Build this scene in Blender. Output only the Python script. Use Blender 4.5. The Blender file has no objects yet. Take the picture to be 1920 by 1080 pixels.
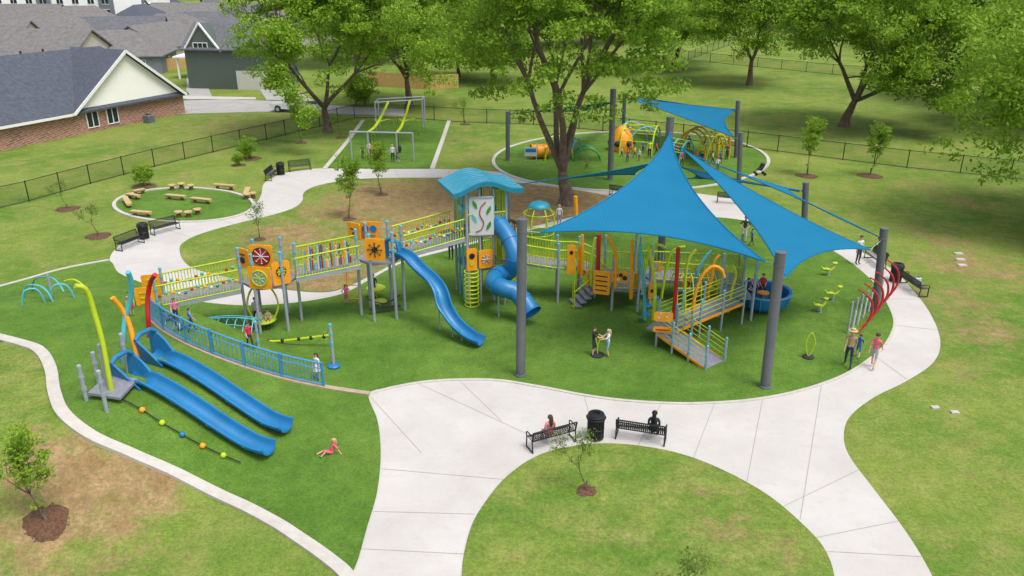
import bpy,bmesh,math,random
import numpy as np
from mathutils import Vector as V, Matrix
R=random.Random(11)
rad=math.radians
# ---------- survey frame (camera station used to read real ground positions) ----------
TH=rad(22);CT,ST=math.cos(TH),math.sin(TH);H=16.5;F=1500.
def sm(t):
    t=max(0.,min(1.,t));return t*t*(3-2*t)
def hill(x,y):
    d=math.hypot(x+20,y-29)
    h=1.9*sm((13-d)/7)
    s=.409*(x+6)+.912*(y-29)
    if s>0.3:
        w=2.6+9*sm((-16-x)/5)
        h*=sm(1-(s-.3)/w)
    return h
def ray(px,py):
    u=(px-960)/F;v=(py-540)/F
    return u,CT-v*ST,ST+v*CT
def G(px,py):
    u,f,d=ray(px,py)
    if d<.012:d=.012
    t0=(H-2.2)/d;t1=H/d
    if f*t0>60:return V((u*t1,f*t1,0))
    n=120;pt=t0
    for i in range(n+1):
        t=t0+(t1-t0)*i/n
        if H-d*t<=hill(u*t,f*t)+1e-6:break
        pt=t
    a,b=pt,t
    for i in range(20):
        m=(a+b)/2
        if H-d*m<=hill(u*m,f*m):b=m
        else:a=m
    return V((u*b,f*b,hill(u*b,f*b)))
def W(px,py,Y):
    u,f,d=ray(px,py);t=Y/f
    return V((u*t,Y,H-d*t))
# ---------- materials ----------
def lin(c):
    c/=255.
    return c/12.92 if c<=.04045 else ((c+.055)/1.055)**2.4
def C(r,g,b,k=1.3):return (lin(r)/k,lin(g)/k,lin(b)/k,1)
def newmat(n):
    m=bpy.data.materials.new(n);m.use_nodes=True
    nt=m.node_tree;b=nt.nodes['Principled BSDF'];return m,nt,b
def mixc(nt,fac,a,b,mode='MIX'):
    n=nt.nodes.new('ShaderNodeMix');n.data_type='RGBA';n.blend_type=mode
    for s,v in ((n.inputs[0],fac),(n.inputs[6],a),(n.inputs[7],b)):
        if hasattr(v,'is_linked') or hasattr(v,'links'):nt.links.new(v,s)
        else:s.default_value=v
    return n.outputs[2]
def noise(nt,vec,scale,detail=4,rough=.55):
    n=nt.nodes.new('ShaderNodeTexNoise');n.inputs['Scale'].default_value=scale
    n.inputs['Detail'].default_value=detail;n.inputs['Roughness'].default_value=rough
    nt.links.new(vec,n.inputs['Vector']);return n.outputs[0]
def rmp(nt,fac,a,b,lo=0.,hi=1.):
    n=nt.nodes.new('ShaderNodeMapRange');n.inputs[1].default_value=a;n.inputs[2].default_value=b
    n.inputs[3].default_value=lo;n.inputs[4].default_value=hi
    nt.links.new(fac,n.inputs[0]);return n.outputs[0]
def bump(nt,b,h,st,dist=.02):
    n=nt.nodes.new('ShaderNodeBump');n.inputs['Strength'].default_value=st;n.inputs['Distance'].default_value=dist
    nt.links.new(h,n.inputs['Height']);nt.links.new(n.outputs[0],b.inputs['Normal'])
def pos(nt):return nt.nodes.new('ShaderNodeNewGeometry').outputs['Position']
def math_(nt,op,a,b=0.,cl=False):
    n=nt.nodes.new('ShaderNodeMath');n.operation=op;n.use_clamp=cl
    for s,v in ((n.inputs[0],a),(n.inputs[1],b)):
        if isinstance(v,(int,float)):s.default_value=v
        else:nt.links.new(v,s)
    return n.outputs[0]
def sc(c,k):return (min(1,c[0]*k),min(1,c[1]*k),min(1,c[2]*k),1)
def mat(n,col,rough=.5,var=.15,scale=2.5,metal=0,bs=0.,bsc=60):
    m,nt,b=newmat(n);p=pos(nt)
    f=rmp(nt,noise(nt,p,scale,6,.6),.3,.7)
    o=mixc(nt,f,sc(col,1-var),sc(col,1+var*.6))
    nt.links.new(o,b.inputs['Base Color']);b.inputs['Roughness'].default_value=rough;b.inputs['Metallic'].default_value=metal
    if bs:bump(nt,b,noise(nt,p,bsc,3),bs,.01)
    return m
M={}
M['steel']=mat('galvanised_steel',C(170,176,184),.4,.1,metal=.1)
M['post']=mat('powder_coat_grey',C(104,106,110),.45,.12,1.2)
M['lime']=mat('lime_paint',C(188,206,34,1.2),.42)
M['orange']=mat('orange_panel',C(248,162,22,1.2),.48)
M['blue']=mat('blue_plastic',C(30,124,180),.42,.14,1.5)
M['dblue']=mat('blue_rail_paint',C(70,154,206),.45)
M['teal']=mat('teal_paint',C(90,190,202),.4)
M['troof']=mat('teal_roof',C(32,142,168),.45)
M['red']=mat('red_paint',C(196,30,38),.4)
M['black']=mat('black_metal',C(30,30,32),.4,.2)
M['dark']=mat('dark_rubber',C(48,50,52),.7,.2)
M['deck']=mat('coated_deck',C(140,142,152),.65,.2,6)
M['white']=mat('white_panel',C(212,216,214),.5,.06)
M['green']=mat('leaf_green_paint',C(60,145,50),.45)
M['wood']=mat('log_wood',C(206,178,124),.75,.25,5,bs=.3)
M['brownw']=mat('brown_stump',C(110,80,50),.8,.25,5)
M['mulch']=mat('mulch',C(110,78,56),.95,.6,14,bs=1,bsc=25)
M['bark']=mat('bark',C(118,100,84),.9,.45,3,bs=.8,bsc=14)
M['concw']=mat('curb_concrete',C(206,200,190),.8,.12,3,bs=.2)
M['tanc']=mat('curb_tan',C(186,166,136),.8,.15,3)
M['roofd']=mat('dark_shingles',C(84,90,102),.85,.32,2.6,bs=.3,bsc=9)
M['roofb']=mat('brown_shingles',C(126,122,120),.85,.3,1.6,bs=.3,bsc=9)
M['roofg']=mat('grey_shingles',C(106,107,112),.85,.3,1.6,bs=.3,bsc=9)
M['siding']=mat('white_siding',C(250,248,240,1.05),.6,.03)
M['greensid']=mat('dark_green_siding',C(92,104,96),.6,.08)
M['beige']=mat('beige_wall',C(205,197,182),.7,.08)
M['greyw']=mat('grey_wall',C(128,134,140),.7,.08)
M['trim']=mat('white_trim',C(238,238,236,1.1),.5,.04)
M['glass']=mat('window_glass',C(45,55,65),.1,.2)
M['gdoor']=mat('garage_door_paint',C(215,210,200),.5,.05)
M['wfence']=mat('cedar_fence',C(215,172,108),.8,.25,4)
M['car']=mat('white_car_paint',C(240,241,243),.2,.03)
M['asph']=mat('street_concrete',C(178,175,170),.8,.15,.6,bs=.1)
def brickmat():
    m,nt,b=newmat('brick_wall');tc=nt.nodes.new('ShaderNodeTexCoord')
    mp=nt.nodes.new('ShaderNodeMapping');nt.links.new(tc.outputs['Object'],mp.inputs[0])
    br=nt.nodes.new('ShaderNodeTexBrick');br.inputs['Scale'].default_value=1
    br.inputs['Color1'].default_value=C(190,122,100);br.inputs['Color2'].default_value=C(140,96,82);br.inputs['Mortar'].default_value=C(190,172,156)
    br.inputs['Brick Width'].default_value=.5;br.inputs['Row Height'].default_value=.2;br.inputs['Mortar Size'].default_value=.025
    mp.inputs['Rotation'].default_value=(rad(90),0,rad(25))
    nt.links.new(mp.outputs[0],br.inputs['Vector'])
    o=mixc(nt,rmp(nt,noise(nt,pos(nt),1.8,6,.7),.4,.7,0,.55),br.outputs[0],C(205,160,138))
    nt.links.new(o,b.inputs['Base Color']);b.inputs['Roughness'].default_value=.85;return m
M['brick']=brickmat()
def lawn():
    m,nt,b=newmat('lawn_grass');p=pos(nt)
    big=noise(nt,p,.1,6,.65);mid=noise(nt,p,.55,8,.7);fine=noise(nt,p,8,5,.75)
    c=mixc(nt,rmp(nt,big,.38,.62),C(102,136,52),C(136,154,70))
    c=mixc(nt,rmp(nt,mid,.44,.68,0,.7),c,C(162,162,92))
    c=mixc(nt,rmp(nt,noise(nt,p,.28,8,.75),.56,.74,0,.7),c,C(182,162,114))
    at=nt.nodes.new('ShaderNodeAttribute');at.attribute_name='dirt'
    s=math_(nt,'ADD',at.outputs['Fac'],math_(nt,'MULTIPLY',math_(nt,'SUBTRACT',noise(nt,p,.9,9,.75),.5),1.8))
    f=rmp(nt,s,.42,.8)
    f2=math_(nt,'MULTIPLY',f,rmp(nt,fine,.3,.6,.6,1.))
    d=mixc(nt,rmp(nt,noise(nt,p,1.3,6,.7),.3,.7),C(148,114,82),C(188,156,120))
    c=mixc(nt,f2,c,d)
    c=mixc(nt,1.,c,mixc(nt,rmp(nt,fine,.3,.7),(.66,.67,.66,1),(1.22,1.22,1.2,1)),'MULTIPLY')
    c=mixc(nt,1.,c,mixc(nt,rmp(nt,noise(nt,p,2.4,5,.7),.35,.65),(.86,.88,.86,1),(1.1,1.1,1.08,1)),'MULTIPLY')
    c=mixc(nt,1.,c,mixc(nt,rmp(nt,noise(nt,p,26,3,.8),.3,.7),(.72,.74,.72,1),(1.2,1.2,1.18,1)),'MULTIPLY')
    nt.links.new(c,b.inputs['Base Color']);b.inputs['Roughness'].default_value=.95;b.inputs['Specular IOR Level'].default_value=.1
    bump(nt,b,noise(nt,p,22,4,.7),.6,.04);return m
M['lawn']=lawn()
def turf():
    m,nt,b=newmat('artificial_turf');p=pos(nt)
    c=mixc(nt,rmp(nt,noise(nt,p,.22,5,.6),.35,.65),C(90,128,46),C(112,146,60))
    c=mixc(nt,1.,c,mixc(nt,rmp(nt,noise(nt,p,12,5,.8),.3,.7),(.58,.6,.58,1),(1.3,1.28,1.25,1)),'MULTIPLY')
    c=mixc(nt,1.,c,mixc(nt,rmp(nt,noise(nt,p,1.3,6,.7),.35,.65),(.82,.84,.82,1),(1.12,1.12,1.1,1)),'MULTIPLY')
    c=mixc(nt,1.,c,mixc(nt,rmp(nt,noise(nt,p,30,3,.8),.3,.7),(.74,.76,.74,1),(1.18,1.18,1.16,1)),'MULTIPLY')
    nt.links.new(c,b.inputs['Base Color']);b.inputs['Roughness'].default_value=.9;b.inputs['Specular IOR Level'].default_value=.15
    bump(nt,b,noise(nt,p,40,3,.7),.6,.03);return m
M['turf']=turf()
def conc():
    m,nt,b=newmat('path_concrete');p=pos(nt)
    c=mixc(nt,rmp(nt,noise(nt,p,.35,6,.65),.3,.7),C(198,192,185),C(214,210,205))
    c=mixc(nt,rmp(nt,noise(nt,p,2.2,8,.7),.55,.8,0,.55),c,C(186,176,164))
    c=mixc(nt,rmp(nt,noise(nt,p,.8,8,.75),.56,.72,0,.35),c,C(186,172,154))
    c=mixc(nt,rmp(nt,noise(nt,p,30,3,.7),.5,.75,0,.25),c,C(168,162,152))
    nt.links.new(c,b.inputs['Base Color']);b.inputs['Roughness'].default_value=.85
    bump(nt,b,noise(nt,p,60,3),.15,.01);return m
M['conc']=conc()
M['joint']=mat('concrete_joint',C(162,154,144),.9,.1)
def leafmat(n,c1,c2,c3):
    m,nt,b=newmat(n);p=pos(nt)
    c=mixc(nt,rmp(nt,noise(nt,p,.55,3),.35,.65),c1,c2)
    c=mixc(nt,rmp(nt,noise(nt,p,5,2),.4,.75),c,c3)
    oi=nt.nodes.new('ShaderNodeObjectInfo')
    c=mixc(nt,rmp(nt,oi.outputs['Random'],0,1,0,.3),c,sc(c1,.8))
    nt.links.new(c,b.inputs['Base Color']);b.inputs['Roughness'].default_value=.6;b.inputs['Specular IOR Level'].default_value=.2
    t=nt.nodes.new('ShaderNodeBsdfTranslucent');nt.links.new(c,t.inputs[0])
    mx=nt.nodes.new('ShaderNodeMixShader');mx.inputs[0].default_value=.42
    nt.links.new(b.outputs[0],mx.inputs[1]);nt.links.new(t.outputs[0],mx.inputs[2])
    nt.links.new(mx.outputs[0],nt.nodes['Material Output'].inputs[0]);return m
M['leaf']=leafmat('pecan_foliage',C(106,146,36,1.15),C(148,182,52,1.15),C(178,208,78,1.15))
M['leaf2']=leafmat('sapling_foliage',C(98,135,50),C(135,160,66),C(158,178,92))
M['leaf3']=leafmat('far_foliage',C(78,116,44,1.15),C(108,148,54,1.15),C(134,168,68,1.15))
def sailmat(n,c1,c2,c3):
    m,nt,b=newmat(n);p=pos(nt)
    wv=nt.nodes.new('ShaderNodeTexWave');wv.inputs['Scale'].default_value=2.2;wv.inputs['Distortion'].default_value=2.5;wv.inputs['Detail'].default_value=3;nt.links.new(p,wv.inputs[0])
    c=mixc(nt,rmp(nt,wv.outputs[1],0,1,0,.6),c1,c2)
    c=mixc(nt,rmp(nt,noise(nt,p,.5,4),.3,.7,0,.5),c,c3)
    c=mixc(nt,rmp(nt,noise(nt,p,25,3),.4,.7,0,.25),c,sc(c2,1.2))
    nt.links.new(c,b.inputs['Base Color']);b.inputs['Roughness'].default_value=.85;b.inputs['Specular IOR Level'].default_value=.15
    t=nt.nodes.new('ShaderNodeBsdfTranslucent');t.inputs[0].default_value=c1
    mx=nt.nodes.new('ShaderNodeMixShader');mx.inputs[0].default_value=.15
    nt.links.new(b.outputs[0],mx.inputs[1]);nt.links.new(t.outputs[0],mx.inputs[2])
    nt.links.new(mx.outputs[0],nt.nodes['Material Output'].inputs[0]);return m
M['sail']=sailmat('shade_fabric',C(26,124,166),C(40,138,178),C(18,110,156))
M['sail2']=sailmat('shaded_sail_fabric',C(16,84,108),C(24,98,122),C(12,70,96))  # darker copy of the sail colour, shade of sail undersides painted in
def meshmat():
    m,nt,b=newmat('chain_link');b.inputs['Base Color'].default_value=(.02,.02,.02,1)
    t=nt.nodes.new('ShaderNodeBsdfTransparent');mx=nt.nodes.new('ShaderNodeMixShader');mx.inputs[0].default_value=.2
    nt.links.new(t.outputs[0],mx.inputs[1]);nt.links.new(b.outputs[0],mx.inputs[2])
    nt.links.new(mx.outputs[0],nt.nodes['Material Output'].inputs[0]);return m
M['chain']=meshmat()
CM={}
def cm(r,g,b,n='cloth'):
    k=(r,g,b,n)
    if k not in CM:CM[k]=mat(n,C(r,g,b),.8,.12,8)
    return CM[k]
# ---------- mesh builder ----------
class MB:
    def __init__(s):s.v=[];s.f=[];s.m=[]
    def add(s,vs,fs,mi=0):
        o=len(s.v);s.v+=[V(p) for p in vs];s.f+=[tuple(i+o for i in f) for f in fs];s.m+=[mi]*len(fs);return s
    def box(s,c,sz,a=0,mi=0):
        c=V(c);ca,sa=math.cos(a),math.sin(a);vs=[]
        for z in(-.5,.5):
            for x,y in((-.5,-.5),(.5,-.5),(.5,.5),(-.5,.5)):
                X=x*sz[0];Y=y*sz[1];vs.append((c.x+X*ca-Y*sa,c.y+X*sa+Y*ca,c.z+z*sz[2]))
        return s.add(vs,[(3,2,1,0),(4,5,6,7),(0,1,5,4),(1,2,6,5),(2,3,7,6),(3,0,4,7)],mi)
    def beam(s,a,b,w,t,mi=0):
        a=V(a);b=V(b);d=(b-a).normalized();sd=d.cross(V((0,0,1)))
        sd=sd.normalized() if sd.length>1e-4 else V((1,0,0))
        up=sd.cross(d).normalized();vs=[]
        for p in(a,b):
            for i,j in((-1,-1),(1,-1),(1,1),(-1,1)):vs.append(p+sd*w/2*i+up*t/2*j)
        return s.add(vs,[(0,1,2,3),(7,6,5,4),(0,4,5,1),(1,5,6,2),(2,6,7,3),(3,7,4,0)],mi)
    def tube(s,pts,r,n=8,mi=0,closed=False,cap=True):
        pts=[V(p) for p in pts];k=len(pts)
        rs=r if isinstance(r,(list,tuple)) else [r]*k
        vs=[];u=None
        for i,p in enumerate(pts):
            if closed:d=pts[(i+1)%k]-pts[i-1]
            else:d=pts[min(i+1,k-1)]-pts[max(i-1,0)]
            d=d.normalized() if d.length>1e-9 else V((0,0,1))
            if u is None:
                u=d.cross(V((0,0,1)));u=u.normalized() if u.length>1e-3 else V((1,0,0))
            else:
                u=u-d*u.dot(d);u=u.normalized() if u.length>1e-6 else d.orthogonal().normalized()
            w=d.cross(u)
            for j in range(n):
                a=2*math.pi*j/n;vs.append(p+(u*math.cos(a)+w*math.sin(a))*rs[i])
        fs=[]
        for i in range(k if closed else k-1):
            i2=(i+1)%k
            for j in range(n):fs.append((i*n+j,i*n+(j+1)%n,i2*n+(j+1)%n,i2*n+j))
        if cap and not closed:fs+=[tuple(range(n-1,-1,-1)),tuple((k-1)*n+j for j in range(n))]
        return s.add(vs,fs,mi)
    def lathe(s,c,prof,n=16,mi=0):
        c=V(c);vs=[];k=len(prof)
        for r,z in prof:
            for j in range(n):a=2*math.pi*j/n;vs.append(c+V((r*math.cos(a),r*math.sin(a),z)))
        fs=[(i*n+j,i*n+(j+1)%n,(i+1)*n+(j+1)%n,(i+1)*n+j) for i in range(k-1) for j in range(n)]
        if prof[0][0]>0:fs.append(tuple(range(n-1,-1,-1)))
        if prof[-1][0]>0:fs.append(tuple((k-1)*n+j for j in range(n)))
        return s.add(vs,fs,mi)
    def ball(s,c,r,mi=0,n=10,sq=1.):
        pr=[(max(r*math.sin(math.pi*i/6),1e-4),-r*sq*math.cos(math.pi*i/6)) for i in range(7)]
        return s.lathe(c,pr,n,mi)
    def prism(s,poly,ofs,mi=0):
        a=[V(p) for p in poly];o=V(ofs);n=len(a)
        return s.add(a+[p+o for p in a],[tuple(range(n-1,-1,-1)),tuple(range(n,2*n))]+[(i,(i+1)%n,n+(i+1)%n,n+i) for i in range(n)],mi)
    def tr(s,Mx):
        s.v=[Mx@p for p in s.v];return s
def XF(loc,a=0,k=1):return Matrix.Translation(V(loc))@Matrix.Rotation(a,4,'Z')@Matrix.Scale(k,4)
COL=bpy.context.scene.collection
BASE={}
def top(name,label,cat,loc,group=None):
    o=bpy.data.objects.new(name,None);o.empty_display_size=.3;COL.objects.link(o);o.location=loc
    o["label"]=label;o["category"]=cat
    if group:o["group"]=group
    BASE[o.name]=V(loc);return o
def mesh_of(name,mb,mats,base,smooth):
    me=bpy.data.meshes.new(name)
    me.from_pydata([tuple(p-base) for p in mb.v],[],mb.f)
    for m in mats:me.materials.append(M[m] if isinstance(m,str) else m)
    me.polygons.foreach_set('material_index',mb.m)
    bm=bmesh.new();bm.from_mesh(me);bmesh.ops.recalc_face_normals(bm,faces=bm.faces);bm.to_mesh(me);bm.free()
    if smooth:
        me.polygons.foreach_set('use_smooth',[True]*len(me.polygons))
        try:me.set_sharp_from_angle(angle=rad(40))
        except Exception:pass
    me.update();return me
def part(name,mb,mats,parent,smooth=True,label=None):
    if isinstance(mats,str) or not isinstance(mats,(list,tuple)):mats=[mats]
    b=BASE[parent.name];o=bpy.data.objects.new(name,mesh_of(name,mb,mats,b,smooth))
    COL.objects.link(o);o.parent=parent;BASE[o.name]=b
    if label:o["label"]=label
    return o
def solo(name,mb,mats,label,cat,loc,group=None,smooth=True):
    if isinstance(mats,str) or not isinstance(mats,(list,tuple)):mats=[mats]
    loc=V(loc);o=bpy.data.objects.new(name,mesh_of(name,mb,mats,loc,smooth));COL.objects.link(o);o.location=loc
    o["label"]=label;o["category"]=cat
    if group:o["group"]=group
    BASE[o.name]=loc;return o
def struct(name,me,kind='structure',loc=(0,0,0)):
    o=bpy.data.objects.new(name,me);COL.objects.link(o);o["kind"]=kind;o.location=loc;return o
def crs(P,sub=6,closed=True):
    P=[V(p) for p in P];n=len(P);o=[]
    for i in range(n if closed else n-1):
        if closed:a,b,c,d=P[i-1],P[i],P[(i+1)%n],P[(i+2)%n]
        else:a,b,c,d=P[max(i-1,0)],P[i],P[i+1],P[min(i+2,n-1)]
        for j in range(sub):
            t=j/sub
            o.append(.5*((2*b)+(c-a)*t+(2*a-5*b+4*c-d)*t*t+(3*b-a-3*c+d)*t**3))
    if not closed:o.append(P[-1])
    return o
def arc(c,r,a0,a1,n,ax=(1,0,0),ay=(0,0,1)):
    c=V(c);ax=V(ax);ay=V(ay)
    return [c+ax*r*math.cos(rad(a0+(a1-a0)*i/n))+ay*r*math.sin(rad(a0+(a1-a0)*i/n)) for i in range(n+1)]
# ---------- dirt map ----------
blobs=[(750,372,6,1),(660,395,5,.8),(830,352,6,.8),(540,440,4,.8),(600,520,3.5,.9),(700,480,4,.7),(900,385,8,1.05),(1000,378,8,1.1),(1120,378,6,1.),(800,420,6,.9),
(1330,935,2.2,.5),(1420,1000,2.2,.55),(1290,900,1.5,.45),(1150,1000,1.4,.4),(960,1050,1.5,.4),(1350,1040,2,.45),(220,905,2.6,.95),(110,880,2.2,.95),(150,960,2.,.8),(70,1000,2.2,.8),(180,1060,2,.6),(300,1040,1.6,.4),(350,330,2,.5),(1800,380,3,.6),(1830,500,4,.7),(1760,560,3,.6),(1850,620,3,.65),(1780,450,3,.65),(1800,560,2.6,.65),(1780,620,2,.5),
(1740,430,3,.55),(1700,400,3,.45),(1810,690,2.5,.5),(1850,900,2,.45),(1790,820,2,.4),(1700,860,1.6,.35),(860,262,5,.5),(900,290,5,.5),(870,245,5,.45),(150,312,8,.45),(430,235,12,.55),(250,262,8,.45),(350,280,7,.45),(1700,160,14,.2),(1560,245,10,.45),(1300,235,8,.4),(1660,250,10,.45),
(1760,1030,2,.4),(520,470,4,.6),(1500,305,4,.3),(550,300,3,.3),(400,330,3,.3),(1730,350,5,.5)]
BL=[(G(a,b),r,s) for a,b,r,s in blobs]
def dirt(x,y):
    v=0
    for p,r,s in BL:
        q=((x-p.x)**2+(y-p.y)**2)/(r*r)
        if q<6:v=max(v,s*math.exp(-q*.7))
    return v
def set_dirt(me):
    at=me.attributes.new('dirt','FLOAT','POINT')
    at.data.foreach_set('value',[dirt(v.co.x,v.co.y) for v in me.vertices])
# ---------- ground ----------
def rng(a,b,s):
    o=[];x=a
    while x<b-1e-6:o.append(x);x+=s
    return o
xs=[-4000,-2000,-1000,-500,-300,-200]+rng(-150,-34,4)+rng(-34,-4,.5)+rng(-4,44,1)+rng(44,120,4)+[120,200,300,500,1000,2000,4000]
ys=[-500,-100,-30,0]+rng(8,14,1)+rng(14,48,.5)+rng(48,90,1)+rng(90,150,3)+[150,180,220,300,400,600,1000,2000,4500]
gv=[(x,y,hill(x,y)) for y in ys for x in xs];nx=len(xs)
gf=[(j*nx+i,j*nx+i+1,(j+1)*nx+i+1,(j+1)*nx+i) for j in range(len(ys)-1) for i in range(nx-1)]
me=bpy.data.meshes.new('ground');me.from_pydata(gv,[],gf);me.materials.append(M['lawn']);set_dirt(me)
me.polygons.foreach_set('use_smooth',[True]*len(me.polygons));struct('ground',me)
def sheet(name,pts,zo,mname,smooth=True,step=0,sub=6,kind='structure'):
    P=[V((p.x,p.y,0)) for p in pts]
    if smooth:P=crs(P,sub)
    bm=bmesh.new();bm.faces.new([bm.verts.new((p.x,p.y,0)) for p in P]);bmesh.ops.triangulate(bm,faces=bm.faces[:])
    x0=min(p.x for p in P);x1=max(p.x for p in P);y0=min(p.y for p in P);y1=max(p.y for p in P)
    def cuts(a,b,lo,hi):
        c=[]
        if step:c+=rng(math.ceil(a/step)*step,b,step)
        l=max(a,lo);h=min(b,hi)
        if l<h and x0<-6 and y0<43:c+=rng(math.ceil(l*2)/2,h,.5)
        return sorted(set(round(q,3) for q in c))
    for c in cuts(x0,x1,-34,-6):bmesh.ops.bisect_plane(bm,geom=bm.verts[:]+bm.edges[:]+bm.faces[:],plane_co=(c,0,0),plane_no=(1,0,0),dist=1e-5)
    for c in cuts(y0,y1,15,43):bmesh.ops.bisect_plane(bm,geom=bm.verts[:]+bm.edges[:]+bm.faces[:],plane_co=(0,c,0),plane_no=(0,1,0),dist=1e-5)
    for v in bm.verts:v.co.z=hill(v.co.x,v.co.y)+zo
    me=bpy.data.meshes.new(name)
    bm.normal_update()
    for f in bm.faces:
        if f.normal.z<0:f.normal_flip()
    bm.to_mesh(me);bm.free();me.materials.append(M[mname])
    if mname=='lawn':set_dirt(me)
    me.polygons.foreach_set('use_smooth',[True]*len(me.polygons))
    return struct(name,me,kind)
def GP(l):return [G(a,b) for a,b in l]
outer=[(222,512),(206,492),(214,470),(245,447),(300,426),(350,415),(400,407),(445,396),(478,382),(490,365),(495,345),(520,329),(560,320),(606,316),(680,317),(800,317),(900,320),(1000,329),(1100,339),(1200,350),(1300,362),(1380,374),(1450,392),(1510,418),(1570,450),(1625,478),(1675,507),(1712,545),(1745,590),(1763,640),(1750,680),(1700,715),(1640,745),(1595,780),(1582,815),(1592,855),(1640,920),(1700,1000),(1750,1085),(1810,1220),(1500,1500),(1000,1600),(560,1400),(600,1200),(640,1110),(640,1060),(670,985),(690,850),(670,745),(600,650),(430,580),(300,545)]
sheet('path',GP(outer),.02,'conc')
turfp=[(-80,560),(42,527),(120,505),(200,489),(222,512),(262,530),(330,556),(400,570),(470,574),(540,570),(600,562),(650,549),(700,522),(760,492),(850,468),(960,440),(1060,420),(1160,410),(1270,405),(1380,412),(1460,430),(1540,460),(1600,497),(1650,545),(1676,600),(1665,640),(1638,668),(1590,700),(1530,724),(1460,742),(1380,753),(1280,757),(1180,752),(1100,742),(1020,727),(940,714),(870,712),(800,716),(740,726),(692,739),(708,790),(714,850),(708,920),(690,985),(657,1080),(610,1045),(560,1010),(510,978),(430,938),(340,893),(250,853),(170,817),(120,777),(102,735),(96,695),(78,662),(42,645),(-80,620)]
sheet('playground_turf',GP(turfp),.05,'turf',sub=5)
circ=[(866,1080),(880,1000),(905,950),(950,895),(1010,855),(1080,837),(1150,833),(1230,842),(1300,860),(1370,890),(1440,930),(1500,980),(1545,1030),(1565,1090),(1560,1180),(1450,1300),(1200,1360),(960,1300),(880,1180)]
sheet('lawn',GP(circ),.045,'lawn',step=1)
isl=[(337,468),(345,455),(375,440),(440,421),(510,404),(550,391),(567,377),(570,362),(592,350),(640,340),(700,335),(800,334),(880,335),(960,342),(1050,353),(1130,366),(1160,380),(1100,400),(1000,425),(900,450),(800,475),(740,495),(690,520),(645,541),(600,549),(520,541),(430,521),(370,506),(345,490)]
sheet('lawn_island',GP(isl),.045,'lawn',step=1)
def ell(cx,cy,rx,ry,n=28):return [(cx+rx*math.cos(2*math.pi*i/n),cy+ry*math.sin(2*math.pi*i/n)) for i in range(n)]
sheet('back_playground_turf',GP(ell(1183,303,255,54)),.05,'turf',sub=3)
sheet('seating_circle_turf',GP(ell(345,385,127,30)),.05,'turf',sub=3)
sheet('zip_line_turf',GP([(682,226),(840,228),(811,317),(612,315)]),.05,'turf',smooth=False)
def ribbon(name,pts,w,zt,mname,closed=False,sub=5,depth=.3):
    P=[V((p.x,p.y,0)) for p in pts];P=crs(P,sub,closed);n=len(P);mb=MB();vs=[]
    for i,p in enumerate(P):
        d=(P[(i+1)%n]-P[i-1]) if closed else P[min(i+1,n-1)]-P[max(i-1,0)]
        d.normalize();s_=V((d.y,-d.x,0))*w/2
        for q,dz in((p+s_,-depth),(p+s_,0),(p-s_,0),(p-s_,-depth)):
            h=hill(p.x,p.y)
            vs.append((q.x,q.y,h+zt+dz))
    fs=[]
    for i in range(n if closed else n-1):
        j=(i+1)%n
        for a in range(3):fs.append((i*4+a,i*4+a+1,j*4+a+1,j*4+a))
    if not closed:fs+=[(0,1,2,3),(n*4-1,n*4-2,n*4-3,n*4-4)]
    mb.add(vs,fs);me=mesh_of(name,mb,[mname],V((0,0,0)),False);return struct(name,me)
ribbon('curb',GP([(-80,615),(42,645),(78,662),(96,695),(102,735),(120,777),(170,817),(250,853),(340,893),(430,938),(510,978),(560,1010),(610,1045),(652,1082),(670,1130)]),.42,.09,'concw')
ribbon('curb',GP([(-80,560),(42,527),(120,505),(205,489)]),.2,.09,'concw')
ribbon('curb',GP(ell(1183,303,258,56)),.3,.09,'concw',True,3)
ribbon('curb',GP(ell(345,385,131,32)),.26,.09,'concw',True,3)
ribbon('curb',GP([(681,226),(650,268),(609,317)]),.4,.09,'concw')
ribbon('curb',GP([(842,227),(828,268),(810,318)]),.4,.09,'concw')
ribbon('curb',GP([(692,740),(740,727),(800,717),(870,713),(940,715),(1020,728),(1100,743),(1180,753),(1280,758),(1380,754),(1460,743),(1530,725),(1590,701),(1638,669),(1665,641),(1677,600),(1652,546)]),.14,.062,'concw',sub=6)
# path joints
jm=MB()
def jl(l,w=.018):
    P=GP(l)
    for a,b in zip(P,P[1:]):
        n=max(1,int((b-a).length/.5));d=(b-a).normalized();s_=V((d.y,-d.x,0))*w/2
        for i in range(n):
            p=a.lerp(b,i/n);q=a.lerp(b,(i+1)/n)
            vs=[p+s_,q+s_,q-s_,p-s_];jm.add([(k.x,k.y,hill(k.x,k.y)+.027) for k in vs],[(0,1,2,3)])
for l in([(780,718),(1060,848)],[(716,880),(945,900)],[(860,713),(940,790)],[(700,960),(890,965)],[(692,742),(790,850)],[(1240,757),(1195,838)],[(1340,756),(1300,860)],[(1430,748),(1400,905)],[(1540,723),(1500,975)],[(1095,742),(1120,834)],[(1610,882),(1470,950)],[(1685,978),(1525,1010)],[(1730,1045),(1550,1035)],[(1640,668),(1700,712)],[(1675,610),(1760,620)],[(1660,560),(1725,562)],
 [(676,1030),(872,1040)],[(480,574),(470,548)],[(560,568),(560,545)],[(300,426),(360,447)],[(400,408),(440,421)],[(470,386),(510,404)],[(492,355),(568,370)],[(530,327),(592,350)],[(640,317),(660,337)],[(740,317),(750,334)],[(840,319),(845,334)],[(215,500),(340,480)],[(240,450),(345,455)],[(1000,329),(990,345)],[(1640,484),(1610,503)],[(1590,461),(1560,472)]):jl(l)
me=mesh_of('path_joint',jm,['joint'],V((0,0,0)),False);struct('path_joint',me)
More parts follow.
